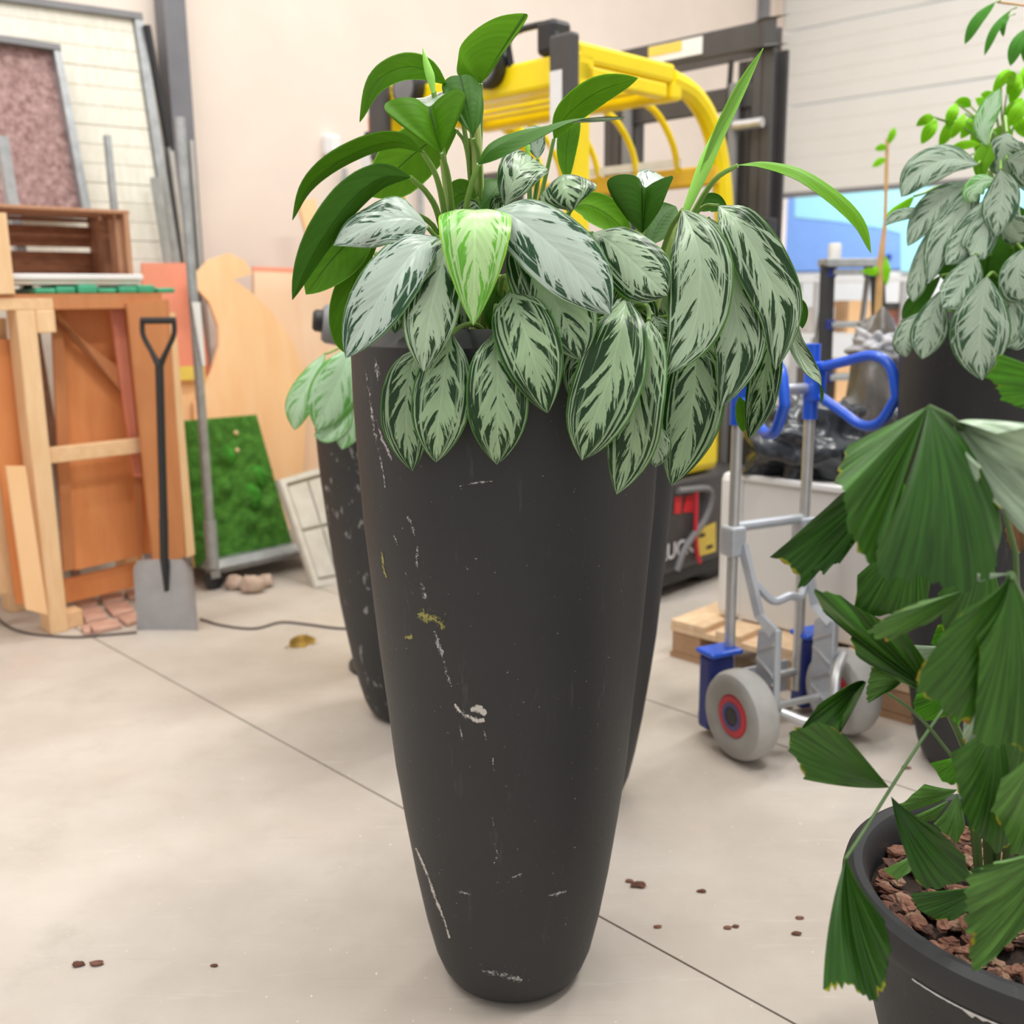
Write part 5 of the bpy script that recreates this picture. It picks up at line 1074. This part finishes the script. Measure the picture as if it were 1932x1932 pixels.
crate = thing('wooden_crate', 'brown slatted wooden crate lying open-side forward on the white tray', 'crate', rkp(-.2, .2, zt2))
ztc = PL(250, 404, rkp(0, .06, 0), wall_n).z; cr0, cr1, cb0, cb1 = aL-.55, aR2-.026, .06, .40
H_ = ztc-zt2
obj('side_panel', rbox(MB(), cr1-.02, cr1, cb0, cb1, zt2, ztc), M['crate_l'], crate); obj('side_panel', rbox(MB(), cr0, cr0+.02, cb0, cb1, zt2, ztc), M['crate_l'], crate)
for b in (cb0+.03, cb0+.15): obj('batten', rbox(MB(), cr1-.045, cr1-.021, b, b+.06, zt2+.012, ztc-.02), M['crate_l'], crate)
for z0, z1 in ((.0, .46), (.54, .86), (.93, .985)): obj('back_slat', rbox(MB(), cr0+.021, cr1-.021, cb1-.018, cb1, zt2+H_*z0, zt2+H_*z1), M['crate'], crate)
for b0, b1 in ((cb0, cb0+.07), (cb0+.09, cb0+.2), (cb0+.23, cb1)): obj('top_slat', rbox(MB(), cr0, cr1+.006, b0, b1, ztc, ztc+.014), M['crate_l'], crate, bevel=.002)
for b0, b1 in ((cb0+.005, cb0+.16), (cb0+.18, cb1)): obj('bottom_slat', rbox(MB(), cr0+.021, cr1-.021, b0, b1, zt2, zt2+.012), M['crate'], crate)
aE = (PL(20, 480, rkp(0, -.01, 0), wall_n)-rkp(0, -.01, 0)).dot(UA)
trap('pine_plank', aE-.10, aE, -.012, .012, zt0, PL(10, 402, rkp(0, 0, 0), wall_n).z, 'pine', 'short upright pine plank at the left end of the crate', 'plank')

# shovel leaning on the rack
sp = G(318, 1188); bl = G(258, 1188); br = G(372, 1188); sw = (br-bl).length; sx_ = (br-bl).normalized()
topz = 1.2; tp_ = P(300, 605, 4.02); ax = (tp_-sp).normalized(); sny = sx_.cross(ax).normalized()
if sny.dot(CAM-sp) < 0: sny = -sny
sh = thing('shovel', 'square-bladed steel shovel with black D-grip standing against the timber rack', 'shovel', sp)
blh = (P(322, 1052, sp.y+.05)-sp).length
vs = []; fs = []; nx, nz = 12, 10
for i in range(nz+1):
    t_ = i/nz
    for j in range(nx+1):
        u = -1+2*j/nx; wv = 1.0 if t_ < .85 else 1.0-.18*((t_-.85)/.15)**2
        edge = .022*max(0, abs(u)-.75)/.25*(.4+.6*t_); rib = -.012*math.exp(-(u*7)**2)*max(0, (t_-.35)/.65)
        vs.append(sp+sx_*(u*sw/2*wv*(.97+.03*(1-t_)))+ax*(t_*blh)+sny*(edge-rib*-1+.02*t_*t_+.004))
for i in range(nz):
    for j in range(nx): a = i*(nx+1)+j; fs.append((a, a+1, a+nx+2, a+nx+1))
mb = MB(); mb.add(vs, fs); mb.add([v-sny*.002 for v in vs], [f[::-1] for f in fs])
obj('blade', mb, M['shovel'], sh, smooth=True, sharp=60)
obj('socket', MB().tube([sp+ax*(blh*.55)+sny*.012, sp+ax*(blh*1.0)+sny*.022, sp+ax*(blh*1.55)+sny*.016], [.008, .017, .018], 12), M['black'], sh, smooth=True)
hl_ = (tp_-sp).length; gz = hl_*.10
obj('shaft', MB().tube([sp+ax*(blh*1.3)+sny*.016, sp+ax*(hl_-gz-.05)+sny*.01], .0165, 12), M['black'], sh, smooth=True)
gw = (P(333, 603, 4.02)-P(268, 603, 4.02)).length/2
obj('grip', MB().tube([tp_-sx_*gw+sny*.01, tp_+sx_*gw+sny*.01], .0135, 10), M['black'], sh, smooth=True)
for s in (-1, 1):
    obj('grip_arm', MB().tube(spline([tp_+sx_*(s*gw*.93)+sny*.01, tp_+sx_*(s*gw*.9)-ax*(gz*.45)+sny*.01, tp_+sx_*(s*gw*.45)-ax*(gz*.95)+sny*.01, tp_-ax*(gz*1.45)+sny*.01], 12), [.010]*9+[.011, .012, .013, .015], 8), M['black'], sh, smooth=True)

# cart: upright pole, base rail, castor
cb_ = G(405, 1112); cpt = V((cb_.x, cb_.y, .10))
ctp = PL(345, 222, cpt, wall_n)
cart = thing('galvanised_cart', 'galvanised steel cart frame with a tall upright, holding the moss panel', 'cart', V((cpt.x, cpt.y, 0)))
vt = V((cpt.x, cpt.y, ctp.z))
obj('upright', MB().tube([cpt, vt], .021, 12), M['galv'], cart, smooth=True)
obj('collar', MB().tube([cpt+V((0, 0, .0)), cpt+V((0, 0, .22))], .029, 12), M['galv'], cart, smooth=True)
e1 = cpt+UA*.62
obj('base_rail', MB().tube([cpt-V((0, 0, .0)), e1], .026, 4, sx=1., sy=1.2), M['galv'], cart)
obj('base_rail', MB().tube([cpt, cpt+UB*.5], .024, 4), M['galv'], cart); obj('base_rail', MB().tube([e1, e1+UB*.5], .024, 4), M['galv'], cart)
obj('deck', MB().box(cpt+UA*.31+UB*.25+V((0, 0, .015)), UA*.31, UB*.25, (0, 0, .006)), M['galv'], cart)
for q in (cpt, e1, cpt+UB*.5, e1+UB*.5):
    obj('castor', MB().lathe(V((q.x, q.y, .045)), [(0, -.015), (.03, -.015), (.045, -.01), (.045, .01), (.03, .015), (0, .015)], 18, axis=wall_n), M['black'], cart, smooth=True)
    obj('castor_fork', MB().box(V((q.x, q.y, .075)), UA*.022, UB*.022, (0, 0, .018)), M['galv'], cart)
obj('paper_strip', MB().prism([PL(a, b, cpt+wall_n*.03, wall_n) for a, b in [(362, 570), (378, 570), (388, 690), (382, 690)]], -wall_n*.002), M['white'], cart)
# moss panel standing on the cart
mz = cpt+UB*.10; mn_ = lean(wall_n, 12)
crn = [PL(a, b, mz+V((0, 0, .05)), mn_) for a, b in [(368, 1072), (553, 1030), (484, 782), (329, 795)]]
moss = thing('moss_panel', 'rectangular green moss panel standing on the cart', 'moss panel', (crn[0]+crn[1])/2)
vs = []; fs = []; nu_, nv_ = 46, 60
hum = [(.66, .42, .13), (.78, .55, .12), (.5, .72, .10), (.82, .34, .10), (.6, .25, .09), (.42, .5, .08)]
for i in range(nv_+1):
    for j in range(nu_+1):
        u, v = j/nu_, i/nv_
        p = (crn[0].lerp(crn[1], u)).lerp(crn[3].lerp(crn[2], u), v)
        h = .012+.012*mnoise.noise(V((u*9, v*12, 0)))+.010*mnoise.noise(V((u*30, v*40, 4)))
        for a, b, r in hum:
            d = math.hypot(u-a, (v-b)*1.3)/r
            if d < 1: h += .035*(1-d*d)
        e = min(u, 1-u, v, 1-v)
        if e < .01: h = .0
        vs.append(p+mn_*h)
mb = MB()
for i in range(nv_):
    for j in range(nu_): a = i*(nu_+1)+j; fs.append((a, a+1, a+nu_+2, a+nu_+1))
mb.add(vs, fs); o = obj('moss', mb, M['moss'], moss, smooth=True, sharp=None); o['kind'] = 'stuff'
obj('backing_board', MB().prism(crn, -mn_*.018), M['ply_peach'], moss)
for a, b, r in hum[:3]:
    p = (crn[0].lerp(crn[1], a)).lerp(crn[3].lerp(crn[2], a), b); obj('moss_cushion', MB().blob(p+mn_*.03, (r*.33, .02, r*.42), .3, 4, int(a*99), 18, 12), M['moss_b'], moss, smooth=True, sharp=None)
for a, b in ((445, 817), (447, 850)):
    p = PL(a, b, mz+mn_*.03, mn_); obj('pale_dot', MB().blob(p, (.012, .008, .012), .1, 2, 1, 10, 6), M['pine'], moss, smooth=True)
# paved slab leaning
sn_ = lean(wall_n, 16); s0_ = G(592, 1109)
sc = [PL(a, b, s0_, sn_) for a, b in [(592, 1109), (700, 1090), (640, 872), (523, 906)]]
slab = thing('paving_slab', 'pale framed slab of square stone tiles leaning behind the spotted planter', 'paving slab', s0_)
obj('backing', MB().prism(sc, -sn_*.02), M['slab_f'], slab)
def sq(u, v): return (sc[0].lerp(sc[1], u)).lerp(sc[3].lerp(sc[2], u), v)
for a, b, c_, d in ((0, 0, 1, .06), (0, .95, 1, 1), (0, .06, .07, .95)): obj('frame_bar', MB().prism([sq(a, b)+sn_*.0, sq(c_, b), sq(c_, d), sq(a, d)], sn_*.022), M['slab'], slab)
for u0, u1 in ((.10, .40), (.43, .72), (.75, 1.)):
    for v0, v1 in ((.08, .5), (.53, .92)): obj('tile', MB().prism([sq(u0, v0), sq(u1, v0), sq(u1, v1), sq(u0, v1)], sn_*.014), M['slab'], slab, bevel=.004)
# stones under the cart
for i, (x, y, r) in enumerate([(478, 1118, .055), (445, 1112, .045), (500, 1108, .04)]):
    p = G(x, y, .0); tag(obj('stone', MB().blob((p.x, p.y, r*.72), (r, r*.8, r*.75), .25, 2.2, i+3, 16, 10, fl=.002), M['stone'], None, smooth=True, sharp=None, loc=(p.x, p.y, 0)), ['rounded pinkish stone in the middle under the cart rail', 'rounded brown stone left under the cart rail', 'small rounded stone right under the cart rail'][i], 'stone', 'stones under the cart')

# plywood shapes leaning at the back wall
b1 = cpt+UB*.42; b1.z = 0
n1 = lean(wall_n, 5)
ply('arched_board', [(366, 520), (395, 490), (432, 477), (462, 492), (477, 517), (440, 527), (470, 548), (510, 585), (545, 632), (568, 682), (579, 745), (572, 900), (420, 960), (372, 960), (366, 760), (398, 705), (413, 655), (412, 615), (395, 570), (368, 540)], b1-UB*.06, n1, .02, 'ply_peach', 'peach plywood cut-out with a big rounded edge, behind the moss panel', 'board', 'boards at the back wall')
ply('pale_board', [(480, 512), (690, 520), (720, 1000), (500, 1010), (420, 1010), (415, 760), (478, 700)], b1, n1, .02, 'ply_pale', 'large pale plywood sheet behind the arched cut-out', 'board', 'boards at the back wall')
ply('salmon_edge_board', [(478, 503), (690, 511), (695, 560), (478, 560)], b1+UB*.03, n1, .014, 'salmon', 'salmon sheet showing only its top edge above the pale sheet', 'board', 'boards at the back wall')
ply('salmon_board', [(268, 496), (362, 496), (398, 700), (400, 960), (300, 960), (272, 600)], b1+UB*.06-UA*.05, n1, .016, 'salmon', 'plain salmon board between the rack and the cart pole', 'board', 'boards at the back wall')
ply('yellow_strip', [(318, 692), (386, 690), (388, 716), (318, 718)], b1-UB*.07, n1, .01, 'yellow_dull', 'yellow strip of board across the salmon board', 'board')
ply('low_peach_board', [(325, 716), (400, 712), (420, 960), (330, 960)], b1-UB*.03, n1, .016, 'ply_peach', 'peach board below the yellow strip left of the cart pole', 'board', 'boards at the back wall')
ply('narrow_offcut', [(562, 378), (596, 374), (612, 520), (618, 900), (590, 900), (586, 470)], b1+UB*.10, lean(wall_n, 3), .02, 'ply_peach', 'narrow peach offcut poking above the pale sheet by the left leaves', 'board', 'boards at the back wall')

# white plank panel and granite tray leaning, upper left
wpn = lean(wall_n, 5); wp0 = wallp(0, 0, .30)
cq = [PL(a, b, wp0, wpn) for a, b in [(-70, 560), (345, 560), (262, 28), (-70, -18)]]
wpan = thing('plank_panel', 'large whitewashed plank panel leaning at the upper left', 'panel', V(((cq[0].x+cq[1].x)/2, (cq[0].y+cq[1].y)/2, 0)))
# carry it down to the floor
dn = (cq[1]-cq[2]).normalized(); dn0 = (cq[0]-cq[3]).normalized()
bt1 = cq[1]+dn*(cq[1].z/-dn.z if dn.z else 0); bt0 = cq[0]+dn0*(cq[0].z/-dn0.z)
obj('backing', MB().prism([bt0, bt1, cq[2], cq[3]], -wpn*.02), M['slab'], wpan)
NP = 15
for k in range(NP):
    v0, v1 = k/NP+.0007, (k+1)/NP-.0007
    q0, q1, q2, q3 = cq[3].lerp(cq[0], v0), cq[2].lerp(cq[1], v0), cq[2].lerp(cq[1], v1), cq[3].lerp(cq[0], v1)
    obj('plank', MB().prism([q0, q0.lerp(q1, .945), q3.lerp(q2, .945), q3], wpn*(.010+.001*(k % 3))), M['cream_plank'], wpan, bevel=.003)
obj('edge_bar', MB().prism([cq[3].lerp(cq[2], .95), cq[2], bt1, bt0.lerp(bt1, .95)], wpn*.03), M['galv'], wpan)
obj('top_trim', MB().prism([cq[3], cq[2], cq[2].lerp(cq[1], .022), cq[3].lerp(cq[0], .022)], wpn*.035), M['grey'], wpan)
gn = lean(wall_n, 7); g0 = wallp(0, 0, .46)
gq = [PL(a, b, g0, gn) for a, b in [(-70, 400), (162, 400), (103, 92), (-70, 66)]]
gt = thing('granite_tray', 'grey framed tray of reddish speckled granite leaning on the plank panel', 'tray', V((gq[1].x, gq[1].y, rkz)))
gb = [gq[0]+(gq[0]-gq[3])*.02, gq[1]+(gq[1]-gq[2])*.02]
obj('granite', MB().prism([gb[0], gb[1], gq[2], gq[3]], gn*.02), M['granite'], gt)
obj('frame_side', MB().prism([gq[2], gb[1], gb[1].lerp(gb[0], .07), gq[2].lerp(gq[3], .08)], gn*.06), M['galv'], gt)
obj('frame_top', MB().prism([gq[3], gq[2], gq[2].lerp(gb[1], .035), gq[3].lerp(gb[0], .035)], gn*.065), M['grey'], gt)
def pole(p_top, p_bot, o_t, o_b, r, m, label, name='metal_pole', cat='pole', group=None, seg=4):
    a = PL(p_top[0], p_top[1], wallp(0, 0, o_t), wall_n); b = PL(p_bot[0], p_bot[1], wallp(0, 0, o_b), wall_n)
    b = a+(b-a)*(a.z/(a.z-b.z))
    return tag(obj(name, MB().tube([a, b], r, seg), M[m], None, loc=(b.x, b.y, 0), smooth=seg > 6), label, cat, group)
GP = 'metal poles at the left'
pole((202, 256), (216, 400), .38, .40, .018, 'galv', 'short grey square tube rising behind the crate', group=GP)
pole((2, 258), (24, 390), .54, .55, .028, 'galv', 'grey square tube at the left edge in front of the granite tray', group=GP)
pole((292, 335), (318, 500), .26, .26, .024, 'galv', 'flat grey tube just left of the dark column, lowest of the leaning tubes', group=GP)
pole((322, 285), (350, 500), .17, .17, .015, 'alu', 'pale tube leaning below the black foam sleeve', group=GP)
pole((308, 320), (331, 500), .215, .215, .013, 'galv', 'thin grey tube between the flat tube and the pale tube', group=GP)
pole((360, 265), (376, 480), .13, .13, .014, 'alu', 'white slim tube right behind the cart upright', group=GP)
a = PL(277, 48, wallp(0, 0, .12), wall_n); b = PL(318, 277, wallp(0, 0, .125), wall_n); b2 = a+(b-a)*(a.z/(a.z-b.z))
t = thing('foam_tube', 'leaning tube with a black foam sleeve along the edge of the plank panel', 'tube', (b2.x, b2.y, 0))
obj('sleeve', MB().tube([a, b], .018, 10), M['black'], t, smooth=True); obj('core', MB().tube([b, b2], .010, 10), M['galv'], t, smooth=True)
pole((650, 318), (652, 400), .05, .05, .016, 'galv', 'grey post against the wall below the white socket', group='grey posts at the wall', seg=10)
pole((793, 334), (794, 400), .05, .05, .018, 'galv', 'grey post against the wall seen between the upper leaf stalks', group='grey posts at the wall', seg=10)
sk = PL(625, 275, wallp(0, 0, .03), wall_n)
t = thing('wall_socket', 'small white socket box fixed to the cream wall', 'socket', sk)
obj('box', MB().box(sk, UA*.05, wall_n*.035, (0, 0, .06)), M['white'], t, bevel=.02); obj('cover', MB().box(sk+wall_n*.04, UA*.035, wall_n*.006, (0, 0, .045)), M['white'], t, bevel=.004); obj('gland', MB().tube([sk+V((0, 0, -.06))-UA*.01, sk+V((0, 0, -.09))-UA*.01], .015, 8), M['slab_f'], t)
# capped cylinder on a stand behind the planters
ca = P(600, 606, 3.45); cbp = P(720, 618, 3.5); axx = (cbp-ca).normalized()
t = thing('capped_cylinder', 'dark grey cylinder with a black end cap behind the left leaves', 'cylinder', V((cbp.x, cbp.y, 0)))
obj('body', MB().lathe(P(608, 610, 3.45), [(0, 0), (.055, 0), (.064, .012), (.068, .05), (.068, .3), (0, .3)], 32, axis=axx), M['grey'], t, smooth=True)
obj('cap', MB().lathe(P(590, 604, 3.45), [(0, 0), (.028, 0), (.036, .008), (.038, .05), (0, .05)], 28, axis=axx), M['black'], t, smooth=True)
obj('stand', MB().tube([V((cbp.x, cbp.y, 0.01)), V((cbp.x, cbp.y, cbp.z-.05))], .02, 10), M['black'], t, smooth=True)
obj('stand_foot', MB().lathe((cbp.x, cbp.y, 0), [(0, 0), (.16, 0), (.16, .012), (.03, .03), (0, .03)], 28), M['black'], t, smooth=True)

# ------------------------------------------------------------------ floor bits
pv = [[(150, 1150), (190, 1142), (205, 1162), (160, 1172)], [(195, 1141), (240, 1133), (255, 1150), (212, 1160)], [(165, 1175), (215, 1165), (232, 1178), (175, 1190)], [(220, 1162), (262, 1153), (268, 1166), (238, 1176)], [(140, 1128), (180, 1122), (185, 1138), (148, 1146)], [(186, 1120), (228, 1114), (236, 1128), (192, 1136)], [(234, 1112), (268, 1106), (272, 1120), (244, 1128)], [(152, 1180), (170, 1176), (172, 1190), (158, 1192)]]
pn_ = ['front left', 'middle right', 'front middle', 'front right', 'back left', 'back middle', 'back right', 'tiny front']
for q, s in zip(pv, pn_):
    pts = [G(a, b, .02) for a, b in q]; c = sum(pts, V())/4
    tag(obj('paving_stone', MB().prism([c+(p-c)*.94 for p in pts], (0, 0, -.019)), M['brick'], None, bevel=.004, loc=(c.x, c.y, 0)), 'flat reddish paving stone on the floor under the timber rack, the %s one' % s, 'paving stone', 'paving stones under the rack')
def cord(pts, label, r=.005):
    q = [G(a, b, r) for a, b in pts]; tag(obj('power_cord', MB().tube(spline(q, 30), r, 8), M['cord'], None, smooth=True, loc=(q[0].x, q[0].y, 0)), label, 'cord')
cord([(-20, 1150), (12, 1180), (50, 1194), (100, 1200), (150, 1202), (200, 1198), (258, 1193)], 'thin dark cord on the floor in front of the timber rack')
cord([(378, 1168), (420, 1180), (480, 1186), (530, 1174), (580, 1178), (650, 1186), (720, 1180)], 'thin dark cord on the floor between shovel and spotted planter')
p = G(570, 1212)
t = thing('dry_leaf', 'curled dry yellow leaf lying on the floor beside the spotted planter', 'dry leaf', (p.x, p.y, 0))
mb, _ = leaf_mesh([G(545, 1218, .006), G(560, 1212, .02), G(580, 1210, .012), G(597, 1206, .02)], .055, fold=.5, curl=.2, wave=.5, nu=14, nv=6); obj('blade', mb, [M['dry'], M['dry']], t, smooth=True, sharp=None)
obj('stalk', MB().tube([G(545, 1218, .006), G(538, 1222, .004)], .002, 6), M['dry'], t)
bits = [(148, 1822, .011, 'brown bark fragment lying left of the pair at lower left'), (182, 1820, .011, 'dark brown bark fragment, right one of the pair at lower left'), (1205, 1672, .014, 'largest reddish bark fragment on the floor right of the planter'), (1188, 1664, .008, 'thin bark sliver beside the largest fragment right of the planter'), (1324, 1683, .008, 'small reddish crumb on the floor in front of the hand truck'), (1373, 1752, .007, 'dark crumb on the floor above the joint line at right'), (1503, 1763, .008, 'dark crumb nearest the hanging palm leaf'), (1509, 1733, .007, 'flat red sliver near the hanging palm leaf'), (404, 1823, .006, 'tiny brown crumb on the floor at lower left centre'), (1241, 1750, .007, 'dark crumb just above the joint line beside the planter'), (1387, 1749, .006, 'smaller dark crumb above the joint line at right'), (1710, 1450, .010, 'brown crumb on the floor by the right planter base')]
for i, (x, y, r, lb) in enumerate(bits):
    p = G(x, y); tag(obj('bark_fragment', MB().blob((p.x, p.y, r*.35), (r*1.3, r*.75, r*.35), .4, 2.5, i, 10, 6, fl=.0005), M['bark'][i % 2], None, loc=(p.x, p.y, 0)), lb, 'bark fragment', 'bark bits on the floor')
